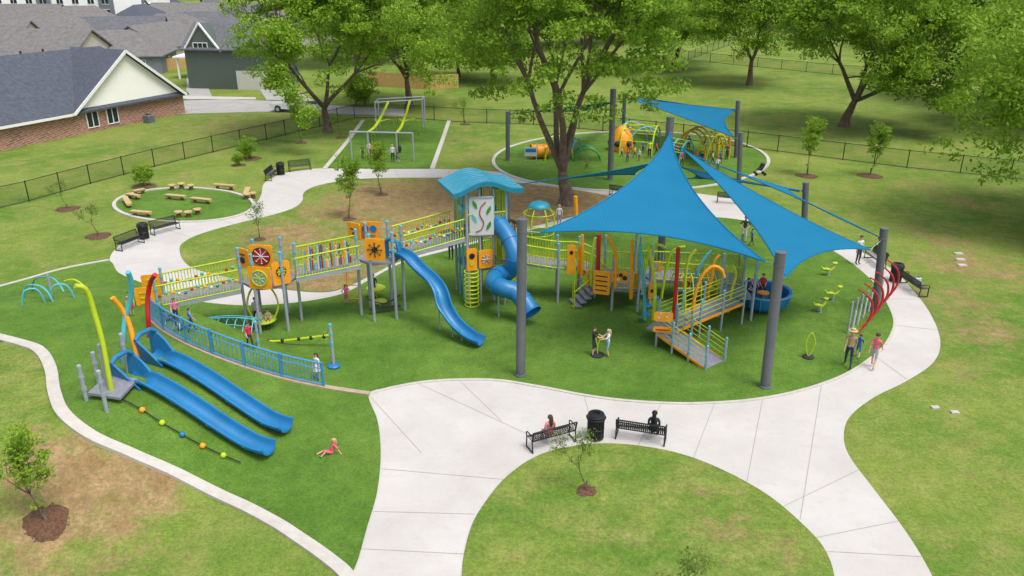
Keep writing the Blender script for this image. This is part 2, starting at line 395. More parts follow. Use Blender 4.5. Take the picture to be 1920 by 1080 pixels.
# street
sheet('street',GP([(330,190),(420,186),(520,190),(660,200),(760,205),(760,218),(640,214),(560,211),(480,210),(340,214)]),.03,'asph',smooth=False)
sheet('driveway',GP([(485,165),(540,162),(590,190),(500,188)]),.045,'asph',smooth=False)
sheet('pavement',GP([(330,180),(480,183),(480,187),(330,186)]),.05,'concw',smooth=False)
sheet('side_street',GP([(350,140),(378,136),(400,186),(350,187)]),.038,'asph',smooth=False)
# ---------- camera / light ----------
cam=bpy.data.cameras.new('camera');co=bpy.data.objects.new('camera',cam);COL.objects.link(co)
cam.lens=28.125;cam.sensor_width=36;co.location=(0,0,H);co.rotation_euler=(rad(90)-TH,0,0);cam.clip_end=6000;bpy.context.scene.camera=co
sd=V((.4,-.36,1.15)).normalized()
sun=bpy.data.lights.new('sun','SUN');sun.energy=2.3;sun.angle=rad(24);sun.color=(1,.97,.92)
so=bpy.data.objects.new('sun',sun);COL.objects.link(so);so.rotation_euler=sd.to_track_quat('Z','Y').to_euler()
w=bpy.data.worlds.new('World');bpy.context.scene.world=w;w.use_nodes=True
bg=w.node_tree.nodes['Background'];sky=w.node_tree.nodes.new('ShaderNodeTexSky');sky.sky_type='NISHITA';sky.sun_disc=False
sky.sun_elevation=math.asin(sd.z);sky.sun_rotation=math.atan2(sd.x,sd.y);sky.dust_density=3;sky.air_density=.8
hs=w.node_tree.nodes.new('ShaderNodeHueSaturation');hs.inputs['Saturation'].default_value=.5
w.node_tree.links.new(sky.outputs[0],hs.inputs['Color']);w.node_tree.links.new(hs.outputs[0],bg.inputs[0]);bg.inputs[1].default_value=.15
hs.inputs['Value'].default_value=1.75
vs_=bpy.context.scene.view_settings;vs_.view_transform='Standard';vs_.look='None';vs_.exposure=0
# ---------- trees ----------
def tree_data(seed,ht,levels,k0,spread,leafn,leafs,clump,trunkf=.22,r0=.42,up=.25,env=None,nclump=0,hole=(-.25,.5),limb=.25,side=True):
    r=random.Random(seed);mb=MB();tips=[]
    def inside(q):
        if not env:return True
        zc,RR,zr=env;return (q.x*q.x+q.y*q.y)/(RR*RR)+((q.z-zc)/zr)**2<.95 or q.z<zc
    def grow(p,d,L,rr,lv):
        pts=[p];q=p.copy();dd=d.copy();n=5 if lv<2 else 4
        for i in range(n):
            dd=(dd+V((r.uniform(-1,1),r.uniform(-1,1),r.uniform(-.4,.8)*up*2))*.17).normalized()
            q=q+dd*L/n;pts.append(q.copy())
        re=rr*.62
        mb.tube(pts,[rr+(re-rr)*i/n for i in range(n+1)],9 if lv<2 else 5,0,cap=False)
        if lv>=levels-1:tips.append(pts[2]);tips.append(pts[-1])
        if lv>=levels or not inside(q):return
        if lv>=levels-3+(0 if side else 1):tips.append(pts[3])
        k=k0 if lv==0 else (3 if r.random()<.65 else 2)
        a0=r.uniform(0,6.28);ax=dd.orthogonal().normalized();ay=dd.cross(ax)
        for i in range(k):
            a=a0+6.283*i/k+r.uniform(-.35,.35);sp=spread*r.uniform(.75,1.25)*(1 if lv else 1.1)
            nd=(dd*math.cos(sp)+(ax*math.cos(a)+ay*math.sin(a))*math.sin(sp)+V((0,0,up*.35))).normalized()
            grow(q,nd,L*r.uniform(.62,.86) if lv else ht*limb*r.uniform(.85,1.1),re*r.uniform(.72,.9),lv+1)
        if lv in(1,2) and ht>10 and side:
            a=r.uniform(0,6.28);nd=V((math.cos(a),math.sin(a),.1)).normalized();grow(pts[3],nd,L*.7,re*.55,max(lv+1,levels-2))
    mb.tube([(0,0,-.2),(0,0,.25),(0,0,.7)],[r0*1.5,r0*1.2,r0],10,0,cap=False)
    grow(V((0,0,.6 if ht>10 else .1)),V((r.uniform(-.08,.08),r.uniform(-.08,.08),1)).normalized(),ht*trunkf,r0,0)
    rn=np.random.RandomState(seed);T=[tuple(t) for t in tips]
    if env:
        zc,RR,zr=env;c=0;lob=[(rn.normal(size=3),rn.uniform(.78,1.14)) for _ in range(11)]
        while c<nclump:
            a=rn.normal(size=3);a/=np.linalg.norm(a);rr=rn.uniform(.45,1)**.6
            best=max(lob,key=lambda l:float(np.dot(a,l[0]/np.linalg.norm(l[0]))));m=rr*best[1]*(.84+.16*np.dot(a,best[0]/np.linalg.norm(best[0])))
            x,y,z=a[0]*RR*m,a[1]*RR*m,zc+a[2]*zr*m
            if a[2]*m<hole[0] and math.hypot(x,y)<RR*hole[1] and ht>10:continue
            T.append((x,y,z));c+=1
    T=np.array(T);per=leafn/len(T);cs=[]
    for t in T:
        kk=rn.uniform(.5,1.35)
        n=max(1,int(per*kk));a=rn.normal(size=(n,3));a/=np.linalg.norm(a,axis=1)[:,None]+1e-9
        cs.append(t+a*clump*kk*rn.uniform(.2,1,size=(n,1))**.5*np.array([1,1,.5]))
    c=np.concatenate(cs);N=len(c)
    n1=rn.normal(size=(N,3));n1/=np.linalg.norm(n1,axis=1)[:,None];nn=rn.normal(size=(N,3))+np.array([0,0,1.4]);n2=np.cross(n1,nn);n2/=np.linalg.norm(n2,axis=1)[:,None]+1e-9
    s=(leafs*rn.uniform(.6,1.4,size=(N,1)))
    q=np.stack([c-n1*s,c-n2*s*.5,c+n1*s,c+n2*s*.5],1).reshape(-1,3)
    me=bpy.data.meshes.new('crown');me.from_pydata(q.tolist(),[],np.arange(4*N).reshape(-1,4).tolist())
    return mesh_of('trunk',mb,['bark'],V((0,0,0)),True),me
def put_tree(name,data,leaf,loc,rot,k,label,cat='tree',group=None,kz=1):
    e=top(name,label,cat,loc,group);e.rotation_euler=(0,0,rot);e.scale=(k,k,k*kz)
    t=bpy.data.objects.new('trunk',data[0]);COL.objects.link(t);t.parent=e
    cmh=data[1];key=cmh.name+leaf
    if key not in CM:
        c2=cmh.copy();c2.materials.clear();c2.materials.append(M[leaf]);CM[key]=c2
    c=bpy.data.objects.new('crown',CM[key]);COL.objects.link(c);c.parent=e
    return e
PM=tree_data(14,19,5,5,.40,92000,.15,1.05,.1,.55,env=(13.2,8.6,7.6),nclump=330,hole=(-.08,.55),limb=.34,side=False)
PN=tree_data(45,17,5,4,.50,68000,.16,1.05,.13,.45,env=(11.6,8.4,7.2),nclump=270,hole=(-.12,.5),limb=.3,side=False)
PA=tree_data(3,17,5,4,.5,60000,.17,1.1,.17,.45,env=(11.8,8.2,6.4),nclump=260)
PB=tree_data(8,17,5,4,.58,60000,.17,1.15,.12,.46,env=(10.6,8.8,6.8),nclump=280,hole=(-.2,.55))
PC=tree_data(21,16,5,5,.5,50000,.17,1.1,.16,.4,env=(10.2,7.6,6.4),nclump=240)
PD=tree_data(33,15,5,5,.6,60000,.17,1.2,.15,.45,env=(8.6,8.8,6.8),nclump=270)
SA=tree_data(5,4.6,3,4,.42,3000,.075,.27,.3,.045,.5,env=(3.0,.72,1.55),nclump=60)
SB=tree_data(9,4.4,3,3,.5,800,.07,.33,.34,.04,.5)
SC=tree_data(31,2.2,3,5,.5,3500,.07,.25,.1,.05,.4,env=(1.1,.85,1.05),nclump=70)
BIG=[(1063,384,PM,1.0,.9,'huge spreading pecan tree with several forked trunks rising from bare soil'),(615,248,PN,1.0,1.2,'large pecan tree with a forked trunk beside the black fence'),
(768,202,PC,1.1,2.,'tall pecan tree behind the black fence near the street'),(1405,160,PC,1.1,.9,'pecan tree standing alone in the back meadow'),(1583,237,PB,1.12,3.2,'broad pecan tree with a low fork in the meadow'),
(1264,128,PA,1.1,2.9,'leafy pecan tree near the meadow fence'),(1216,135,PC,.9,4.2,'leafy pecan tree near the meadow fence'),(1985,420,PD,1.02,5.1,'wide pecan tree overhanging the lawn with drooping limbs'),(1840,190,PA,1.1,1.9,'pecan tree at the meadow edge'),(1960,250,PD,1.1,.3,'pecan tree at the meadow edge')]
for a,b,d,k,ro,lb in BIG:put_tree('pecan_tree',d,'leaf',G(a,b),ro,k,lb,group='big pecan trees of the park')
far=[(670,120),(740,95),(850,100),(930,90),(1010,95),(1100,88),(1160,80),(900,60),(980,48),(1060,45),(1150,40),(1240,50),(1500,60),(1560,48),(1650,60),(1720,95),(1780,60),(1860,75),(1920,90),(1700,35),(1450,34),(640,60),(700,45),(780,40),(1990,140),(590,35),(860,145),(925,150),(560,20),(500,18),(300,14),(380,12),(440,12)]
for i,(a,b) in enumerate(far):put_tree('pecan_tree',(PA,PB,PC,PD)[i%4],'leaf3' if i%3 else 'leaf',G(a,b),i*1.3,(.75 if b>140 else 1.05)+.25*R.random(),'full green tree in the distant tree line',group='trees of the distant tree line')
for i in range(40):
    X=-330+i*19+R.uniform(-6,6);put_tree('pecan_tree',(PA,PB,PC,PD)[i%4],'leaf3',V((X,R.uniform(360,460),0)),i,1.3,'full green tree in the distant tree line',group='trees of the distant tree line')
def mulch(p,r):
    mb=MB();n=28;vs=[(p.x,p.y,hill(p.x,p.y)+.12)]
    for q,z in((.5,.09),(1,.0)):
        for j in range(n):
            a=6.283*j/n;rr=r*q*(1+.1*math.sin(3*a+p.x)+R.uniform(-.07,.07));x=p.x+rr*math.cos(a);y=p.y+rr*math.sin(a);vs.append((x,y,hill(x,y)+z+.01))
    fs=[(0,1+j,1+(j+1)%n) for j in range(n)]+[(1+j,1+n+j,1+n+(j+1)%n,1+(j+1)%n) for j in range(n)]
    mb.add(vs,fs)
    for _ in range(int(120*r)):
        a=R.uniform(0,6.28);q=r*math.sqrt(R.random())*1.05;x=p.x+q*math.cos(a);y=p.y+q*math.sin(a);mb.box((x,y,hill(x,y)+.13*(1-q/r)+.02),(.07*R.uniform(.5,1.4),.03,.02),R.uniform(0,3))
    me=mesh_of('mulch_bed',mb,['mulch'],V((0,0,0)),False);struct('mulch_bed',me,'stuff')
SM=[(655,412,SA,1.0,1,.6),(715,366,SA,.92,2,.6),(487,450,SB,.66,3,.5),(565,268,SA,.95,4,.6),(270,350,SC,1.,5,.9),(468,298,SC,1.05,1,1.),(448,310,SC,.6,1,.6),(185,443,SB,.56,2,.8),(127,392,SB,.56,2,.8),(1513,330,SA,1.1,1,.9),(1631,330,SA,1.0,6,1.0),
(1099,922,SB,.6,1,.42),(88,980,SA,.76,3,.62),(1290,1160,SB,.6,2,.5),(872,233,SB,.7,1,.6),(685,195,SC,2.2,1,0),(640,258,SB,.6,2,.6),(668,200,SC,1.8,3,0)]
for a,b,d,k,ro,mr in SM:
    p=G(a,b)
    if mr:mulch(p,mr)
    nm='shrub' if d is SC else 'sapling_tree'
    put_tree(nm,d,'leaf2' if d is SB else 'leaf',p,ro,k,'dense green shrub on the lawn' if d is SC else ('sparse young tree in a mulch ring' if d is SB else 'slender young tree with dense crown in mulch'),cat='shrub' if d is SC else 'tree',group='young trees on the lawn' if d is not SC else 'shrubs on the lawn')
# ---------- fences ----------
def fence(name,pxs,h,label,sp=3.):
    P=GP(pxs);e=top(name,label,'fence',P[0])
    pts=[];mb=MB();mm=MB()
    for a,b in zip(P,P[1:]):
        n=max(1,round((b-a).length/sp))
        for i in range(n):pts.append(a.lerp(b,i/n))
    pts.append(P[-1])
    for i,p in enumerate(pts):
        if i<98:part('fence_post',MB().tube([p,p+V((0,0,h+.08))],.045,6),'black',e)
        if i:
            o=pts[i-1]
            for z in(.08,h):mb.tube([o+V((0,0,z)),p+V((0,0,z))],.028,4)
            mm.add([o+V((0,0,.08)),p+V((0,0,.08)),p+V((0,0,h)),o+V((0,0,h))],[(0,1,2,3)])
    part('fence_rail',mb,'black',e);part('fence_mesh',mm,'chain',e,False)
fence('chain_link_fence',[(-60,405),(55,378),(170,345),(290,313),(400,286),(500,262),(600,238),(665,222),(760,222),(870,230),(1000,234),(1130,246),(1280,262),(1400,277),(1580,300),(1700,315),(1800,325),(1990,345)],1.55,'black chain link fence bordering the park lawn')
fence('chain_link_fence',[(1235,90),(1290,113),(1375,82)],1.6,'black chain link fence around the far field',5)
fence('chain_link_fence',[(1290,113),(1420,126),(1560,140),(1760,155),(1990,175)],1.6,'black chain link fence across the meadow',5)
def woodfence(pxs,h):
    P=GP(pxs);e=top('wooden_fence','tan cedar privacy fence behind the houses','fence',P[0]);mb=MB();r=MB()
    for a,b in zip(P,P[1:]):
        n=int((b-a).length/.3)
        for i in range(n):
            p=a.lerp(b,(i+.5)/n);mb.box((p.x,p.y,h/2+R.uniform(-.02,.02)),(.27,.03,h),math.atan2((b-a).y,(b-a).x))
        for z in(.4,h-.4):r.beam(a+V((0,.05,z)),b+V((0,.05,z)),.05,.1)
    part('fence_board',mb,'wfence',e,False);part('fence_rail',r,'wfence',e,False)
woodfence([(300,135),(380,124)],2.);woodfence([(300,135),(265,110)],2.);woodfence([(690,160),(800,168),(860,165)],2.);woodfence([(350,95),(400,100)],2.)
# ---------- houses ----------
def house(loc,a,L,Wd,wh,rh,wall,roof,label,hip=0,wins=3,group='houses of the subdivision',floors=1,door=True):
    loc=V(loc);e=top('house',label,'house',loc,group);X=XF(loc,a)
    w=MB();hl,hw=L/2,Wd/2
    if hip:w.box((0,0,wh/2),(L,Wd,wh))
    else:w.prism([(-hl,-hw,0),(-hl,hw,0),(-hl,hw,wh),(-hl,0,rh-.12),(-hl,-hw,wh)],(L,0,0))
    part('wall',w.tr(X),[wall],e,False)
    o=.45;r=MB();sl=(rh-wh)/hw;ze=wh-o*sl+.02;hx=hl-(hw*.9 if hip else -o)
    A=[(-hl-o,-hw-o,ze),(hl+o,-hw-o,ze),(hl+o,hw+o,ze),(-hl-o,hw+o,ze),(-hx,0,rh),(hx,0,rh)]
    B=[(x,y,z+.18) for x,y,z in A]
    fs=[(0,1,5,4),(2,3,4,5),(6,7,11,10),(8,9,10,11),(0,1,7,6),(2,3,9,8)]
    fs+=[(1,5,2),(3,4,0),(7,8,11),(9,6,10),(1,2,8,7),(3,0,6,9)] if hip else [(7,11,5,1),(8,2,5,11),(6,0,4,10),(9,10,4,3)]
    r.add(A+B,fs)
    ro=part('roof',r.tr(X),[roof],e,False)
    v=MB()
    part('roof_vent',v.tube([(-hx*.4,hw*.25,rh-.3*sl*hw),(-hx*.4,hw*.25,rh+.25-.2*sl*hw)],.09,6).tr(X),'trim',ro)
    def win(x,y,z,ww,wz,face):
        g=MB();f=MB()
        if face=='f':
            d=-1;g.box((x,y+d*.02,z),(ww,.04,wz))
            f.box((x,y+d*.035,z+wz/2+.04),(ww+.16,.07,.08));f.box((x,y+d*.035,z-wz/2-.04),(ww+.16,.07,.08))
            f.box((x-ww/2-.04,y+d*.035,z),(.08,.07,wz));f.box((x+ww/2+.04,y+d*.035,z),(.08,.07,wz));f.box((x,y+d*.042,z),(.05,.03,wz))
        else:
            d=1;g.box((x+d*.02,y,z),(.04,ww,wz))
            f.box((x+d*.035,y,z+wz/2+.04),(.07,ww+.16,.08));f.box((x+d*.035,y,z-wz/2-.04),(.07,ww+.16,.08))
            f.box((x+d*.035,y-ww/2-.04,z),(.07,.08,wz));f.box((x+d*.035,y+ww/2+.04,z),(.07,.08,wz));f.box((x+d*.042,y,z),(.03,.05,wz))
        go=part('window',g.tr(X),'glass',e,False);part('frame',f.tr(X),'trim',go,False)
    for fl in range(floors):
        for i in range(wins):win(-hl+L*(i+.5)/wins,-hw,1.5+fl*3.,1.1,1.3,'f')
        for i in range(max(1,wins//2)):win(hl,-hw+Wd*(i+.5)/max(1,wins//2),1.5+fl*3,1.1,1.3,'r')
    if door:part('door',MB().box((hl*.15,-hw-.03,1.05),(1.,.06,2.1)).tr(X),'gdoor',e,False)
    return e,X
pA=V((-51.5,70,0));pB=V((-39.2,96.9,0));dv=(pB-pA).normalized();Lw=(pB-pA).length
ang=math.atan2(dv.y,dv.x)
e=top('brick_house','brick house with dark roof and white siding gable','house',pA);X=XF(pA,ang)
dep=15.;wh=2.5;rh=7.7
part('wall',MB().box((Lw/2,dep/2,wh/2),(Lw,dep,wh)).tr(X),'brick',e,False)
r=MB();o=.5;zl=wh-.35
def slope(r,P,t=.2):
    n=len(P);r.add(P+[(x,y,z+t) for x,y,z in P],[tuple(range(n)),tuple(range(2*n-1,n-1,-1))]+[(i,(i+1)%n,n+(i+1)%n,n+i) for i in range(n)])
slope(r,[(-o,-o,zl),(Lw+o,-o,zl),(Lw-4,dep/2,rh-.1),(-o,dep/2,rh-.1)])
slope(r,[(-o,dep+o,zl),(Lw+o,dep+o,zl),(Lw-4,dep/2,rh-.1),(-o,dep/2,rh-.1)])
slope(r,[(Lw+o,-o,zl),(Lw+o,dep+o,zl),(Lw-4,dep/2,rh-.1)])
g0,g1=Lw*.50,Lw*.99;gm=(g0+g1)/2
part('roof',r.tr(X),'roofd',e,False)
part('gable',MB().prism([(g0,-.12,wh-.25),(g1,-.12,wh-.25),(gm,-.12,rh)],(0,.25,0)).tr(X),'siding',e,False,'white lap siding gable')
r=MB();slope(r,[(g0-.3,-.6,wh-.35),(gm,-.6,rh+.12),(gm,dep/2+.5,rh+.12),(g0-.3,dep/2*.1,wh-.35)],.18);slope(r,[(g1+.3,-.6,wh-.35),(gm,-.6,rh+.12),(gm,dep/2+.5,rh+.12),(g1+.3,dep/2*.1,wh-.35)],.18)
part('gable_roof',r.tr(X),'roofd',e,False)
f=MB().beam((g0-.35,-.64,wh-.3),(gm,-.64,rh+.15),.08,.3).beam((g1+.35,-.64,wh-.3),(gm,-.64,rh+.15),.08,.3).beam((-.5,-.56,zl+.05),(g0-.3,-.56,zl+.05),.08,.25);part('fascia',f.tr(X),'trim',e,False)
for i in range(7):part('roof_vent',MB().tube([(3+i*2.6,dep/2+.4,rh-.3),(3+i*2.6,dep/2+.4,rh+.35)],.12,6).tr(X),'dark',e)
for t in(.57,.655):
    x=Lw*t;go=part('window',MB().box((x,-.03,1.35),(1.3,.06,1.6)).tr(X),'glass',e,False)
    fr=MB()
    for dx in(-.69,0,.69):fr.box((x+dx,-.06,1.35),(.09,.08,1.6))
    for dz in(-.84,.84):fr.box((x,-.06,1.35+dz),(1.47,.08,.09))
    part('frame',fr.tr(X),'trim',go,False)
p=X@V((Lw*.78,-1.2,0));ac=top('air_conditioner','grey air conditioning unit beside the brick wall','air conditioner',p)
part('casing',MB().box(p+V((0,0,.45)),(.85,.85,.9),ang),'steel',ac,False);fb=MB()
for i in range(7):fb.box(p+V((0,0,.12+i*.11)),(.9,.9,.03),ang)
part('grille',fb,'dark',ac,False);part('fan_guard',MB().lathe(p+V((0,0,.905)),[(.36,0),(.34,.05),(.05,.05)],14),'black',ac)
# dark green barn-like house
e2,X2=house(W(462,160,121).to_2d().to_3d(),rad(-8),13,9,5.6,8.6,'greensid','roofg','dark green two storey house with board siding and garage',wins=0,door=False)
for dx in(-4.6,-3.9,-3.2):
    go=part('window',MB().box((dx,-4.60,5.9),(.6,.06,.8)).tr(X2),'glass',e2,False);fr=MB()
    for d in(-.35,.35):fr.box((dx+d,-4.63,5.9),(.1,.08,1.))
    for d in(-.45,.45):fr.box((dx,-4.63,5.9+d),(.6,.08,.1))
    part('frame',fr.tr(X2),'trim',go,False)
part('garage_door',MB().box((3.2,-4.54,1.3),(4.6,.08,2.6)).tr(X2),'gdoor',e2,False)
bt=MB()
for i in range(32):bt.box((-6.1+i*.39,-4.515,2.8),(.05,.03,5.5))
part('batten',bt.tr(X2),'greensid',e2,False)
g=MB().prism([(-6.2,-4.56,5.4),(-1.2,-4.56,5.4),(-3.7,-4.56,8.8)],(0,3,0)).tr(X2);part('gable',g,'greensid',e2,False)
g=MB().beam((-6.5,-4.7,5.2),(-3.7,-4.7,9),.3,.2).beam((-.9,-4.7,5.2),(-3.7,-4.7,9),.3,.2).tr(X2);part('gable_trim',g,'trim',e2,False)
pg=W(350,150,128);pg.z=0
e=top('carport','white timber pergola carport by the street','carport',pg)
for dx,dy in((0,0),(5,0),(0,4),(5,4)):part('post',MB().box(pg+V((dx-1,dy,1.6)),(.25,.25,3.2)),'trim',e,False)
part('roof_beam',MB().box(pg+V((1.5,2,3.3)),(6,5,.25)),'trim',e,False)
HS=[(70,140,-10,22,13,'beige','roofb'),(215,132,10,18,12,'greyw','roofb'),(300,112,80,15,12,'beige','roofb'),(110,95,0,22,13,'greyw','roofb'),(235,92,15,17,12,'greyw','roofg'),(330,85,-15,18,12,'beige','roofb'),(420,78,20,17,12,'siding','roofg'),(160,68,10,18,12,'greyw','roofb'),(60,62,0,18,12,'beige','roofb'),(270,60,85,17,12,'greyw','roofd'),(355,55,0,18,12,'beige','roofb'),(470,60,10,17,12,'siding','roofg'),(220,46,0,18,12,'siding','roofd'),(310,38,10,18,12,'siding','roofd'),(560,80,10,16,12,'beige','roofb'),(400,38,90,16,12,'greyw','roofg'),(-30,110,0,20,12,'beige','roofb')]
for i,(a,b,an,L,Wd,wl,rf) in enumerate(HS):
    p=G(a,b);house(p,rad(an),L,Wd,2.9,6.7+R.uniform(-.4,.5),wl,rf,{'roofb':'single storey house with brown shingle roof','roofg':'house with grey shingle roof and pale walls','roofd':'house with dark shingle roof and pale walls'}[rf],hip=i%2)
def apartment(px,py,L,fl,a=0,wl='siding'):
    p=G(px,py);e=top('apartment_building','white and dark grey apartment block with rows of windows','building',p);X=XF(p,rad(a));h=fl*3.1
    part('wall',MB().box((0,0,h/2),(L,14,h)).tr(X),wl,e,False)
    n=int(L/4)
    for i in range(n):
        x=-L/2+L*(i+.5)/n
        if i%4==1:part('facade_bay',MB().box((x,-7.3,h/2),(L/n*.9,.6,h+.4)).tr(X),'greyw',e,False)
    for i in range(n):
        x=-L/2+L*(i+.5)/n;y=-7.62 if i%4==1 else -7.03
        for k in range(fl):
            if i*fl+k<90:
                go=part('window',MB().box((x,y,1.7+k*3.1),(1.7,.06,1.7)).tr(X),'glass',e,False)
                part('frame',MB().box((x,y-.02,1.7+k*3.1+.9),(1.9,.1,.12)).box((x,y-.02,1.7+k*3.1-.9),(1.9,.1,.12)).box((x,y-.02,1.7+k*3.1),(.1,.1,1.7)).tr(X),'trim',go,False)
    part('roof',MB().box((0,0,h+.2),(L+1,15.4,.4)).tr(X),'roofd',e,False)
apartment(110,56,42,5,-4);apartment(-60,54,40,5);apartment(205,42,34,4,6,'siding')
# ---------- pickup ----------
def truck(p,a):
    e=top('pickup_truck','white pickup truck parked on the street','truck',p);X=XF(p,a)
    pf=[(-2.9,.5),(-2.9,1.05),(-.7,1.08),(-.68,1.1),(1.5,1.1),(2.7,1.02),(2.9,.85),(2.9,.45),(2.35,.42),(2.25,.75),(1.95,.88),(1.6,.75),(1.5,.42),(-1.5,.42),(-1.6,.75),(-1.9,.88),(-2.2,.75),(-2.3,.45)]
    part('body',MB().prism([(x,-.98,z) for x,z in pf],(0,1.96,0)).tr(X),'car',e,False)
    part('cab',MB().prism([(x,-.86,z) for x,z in((-.6,1.08),(-.5,1.78),(-.2,1.85),(.7,1.83),(1.45,1.12))],(0,1.72,0)).tr(X),'car',e,False)
    for s_ in(-1,1):
        part('window',MB().prism([(x,s_*.865,z) for x,z in((-.45,1.2),(-.38,1.7),(.62,1.7),(1.15,1.2))],(0,s_*.015,0)).tr(X),'glass',e,False)
        for x in(-1.9,1.95):
            wl=part('wheel',MB().tube([(x,s_*.74,.4),(x,s_*1.,.4)],.4,18).tr(X),'dark',e);part('rim',MB().tube([(x,s_*.98,.4),(x,s_*1.02,.4)],.23,12).tr(X),'steel',wl)
    part('windscreen',MB().add([(.78,-.75,1.82),(.78,.75,1.82),(1.45,.78,1.17),(1.45,-.78,1.17)],[(0,1,2,3)]).tr(X@Matrix.Translation((.02,0,.02))),'glass',e,False)
    part('truck_bed',MB().box((-1.8,0,1.09),(2.0,1.6,.05)).tr(X),'dark',e,False)
    for s_ in(-1,1):part('headlight',MB().box((2.88,s_*.75,.85),(.08,.35,.16)).tr(X),'glass',e,False)
truck(G(556,209),rad(174))
# ---------- furniture ----------
def bench(a,b,label):
    a=V((a.x,a.y,hill(a.x,a.y)+.03));b=V((b.x,b.y,hill(b.x,b.y)+.03));c=(a+b)/2;ang=math.atan2((b-a).y,(b-a).x);L=max(1.8,(b-a).length)
    e=top('park_bench',label,'bench',c,'black metal park benches');X=XF(c,ang)
    s_=MB();n=26
    for i in range(n):
        x=-L/2+L*(i+.5)/n;s_.tube([(x,.5,.40),(x,.47,.45),(x,.1,.43),(x,.05,.46)],.019,4)
    s_.tube([(-L/2,.5,.43),(L/2,.5,.43)],.022,6).tube([(-L/2,.06,.44),(L/2,.06,.44)],.022,6)
    part('seat',s_.tr(X),'black',e)
    k=MB()
    for i in range(n):
        x=-L/2+L*(i+.5)/n;k.tube([(x,.05,.46),(x,0,.62),(x,-.06,.85)],.019,4)
    k.tube([(-L/2,-.06,.86),(L/2,-.06,.86)],.028,6);part('backrest',k.tr(X),'black',e)
    for x in(-L/2,L/2):
        part('leg',MB().tube([(x,.5,0),(x,.48,.42)],.028,6).tube([(x,-.02,0),(x,.05,.44),(x,-.06,.86)],.028,6).tube([(x,.5,.03),(x,-.04,.03)],.025,6).tr(X),'black',e)
        part('armrest',MB().tube([(x,.48,.42),(x,.52,.62),(x,.42,.67),(x,.02,.67)],.024,6).tr(X),'black',e)
    return X,L
def bin_(p):
    p=V((p.x,p.y,hill(p.x,p.y)+.03));e=top('litter_bin','black slatted metal litter bin beside a bench','bin',p,'black litter bins')
    s_=MB()
    for j in range(22):
        a=6.283*j/22;d=V((math.cos(a),math.sin(a),0));s_.tube([p+d*.3+V((0,0,.04)),p+d*.3+V((0,0,.75)),p+d*.36+V((0,0,.92))],.02,4)
    for z,r_ in((.05,.3),(.45,.305),(.9,.355)):s_.tube(arc(p+V((0,0,z)),r_,0,345,18,ay=(0,1,0)),.022,5,closed=True)
    part('slat_basket',s_,'black',e);part('liner',MB().lathe(p+V((0,0,.05)),[(.25,0),(.27,.8),(.25,.8),(.2,.1)],14),'dark',e)
    part('lid',MB().lathe(p+V((0,0,.95)),[(.34,0),(.3,.1),(.14,.12),(.13,.06)],16),'black',e)
X1b,_=bench(G(999,851),G(1079,829),'black slatted bench with a woman in pink')
X2b,_=bench(G(1155,824),G(1244,838),'black slatted bench with a dark haired woman')
bin_(G(1116,822))
bench(G(258,455),G(220,470),'black slatted bench on the path edge');bench(G(330,428),G(284,440),'black slatted bench on the path edge');bin_(G(271,448))
bench(G(512,328),G(498,340),'black slatted bench by the loop path');bench(G(580,317),G(543,321),'black slatted bench by the loop path');bin_(G(527,328))
X3b,_=bench(G(1684,532),G(1722,558),'black slatted bench with a bag beside a litter bin');bin_(G(1678,528))
bp=X3b@V((.2,.25,.46));e=top('tote_bag','pale blue and white tote bag on a bench','bag',bp)
part('bag_body',MB().prism([bp+V((x,-.09,z)) for x,z in((-.18,0),(.18,0),(.22,.3),(-.2,.3))],(0,.18,0)),cm(200,215,235,'bag_cloth'),e,False);part('strap',MB().tube(arc(bp+V((0,0,.3)),.1,0,180,8),.015,4),'dark',e)
bench(G(1655,500),G(1640,488),'black slatted bench beside the curving path');bench(G(1150,368),G(1175,372),'black slatted bench near the tree');bench(G(1355,382),G(1380,384),'black slatted bench near the plaza')
def logbench(a,b):
    a=G(*a);b=G(*b);e=top('log_bench','split log bench on short stumps in the grass circle','bench',(a+b)/2,'split log benches in the seating circle')
    d=(b-a);ang=math.atan2(d.y,d.x);L=d.length;X=XF((a+b)/2,ang)
    part('seat',MB().prism([(-L/2,y,z) for y,z in((-.2,.42),(.2,.42),(.17,.3),(.08,.24),(-.08,.24),(-.17,.3))],(L,0,0)).tr(X),'wood',e,False)
    for s_ in(-.33,.33):part('leg',MB().lathe((L*s_,0,.0),[(.13,0),(.12,.27)],8).tr(X),'brownw',e)
for l in(((235,378),(244,392)),((240,372),(262,376)),((252,367),(272,363)),((248,405),(284,408)),((312,374),(348,377)),((360,380),(396,384)),((402,354),(440,357)),((462,372),(466,360))):logbench(*l)
def stump(p,h=.45):
    e=top('stump_seat','brown stump seat with a flat round top','stool',p,'stump seats in the seating circle')
    part('seat',MB().lathe(p+V((0,0,h-.08)),[(.27,0),(.29,.03),(.28,.1),(.02,.11)],14),'wood' if p.y>52.5 else 'brownw',e);part('leg',MB().lathe(p,[(.2,0),(.13,h-.08)],10),'brownw',e)
for q in((336,408),(354,408),(371,403),(323,357),(341,354),(359,357),(463,374),(475,372)):stump(G(*q))
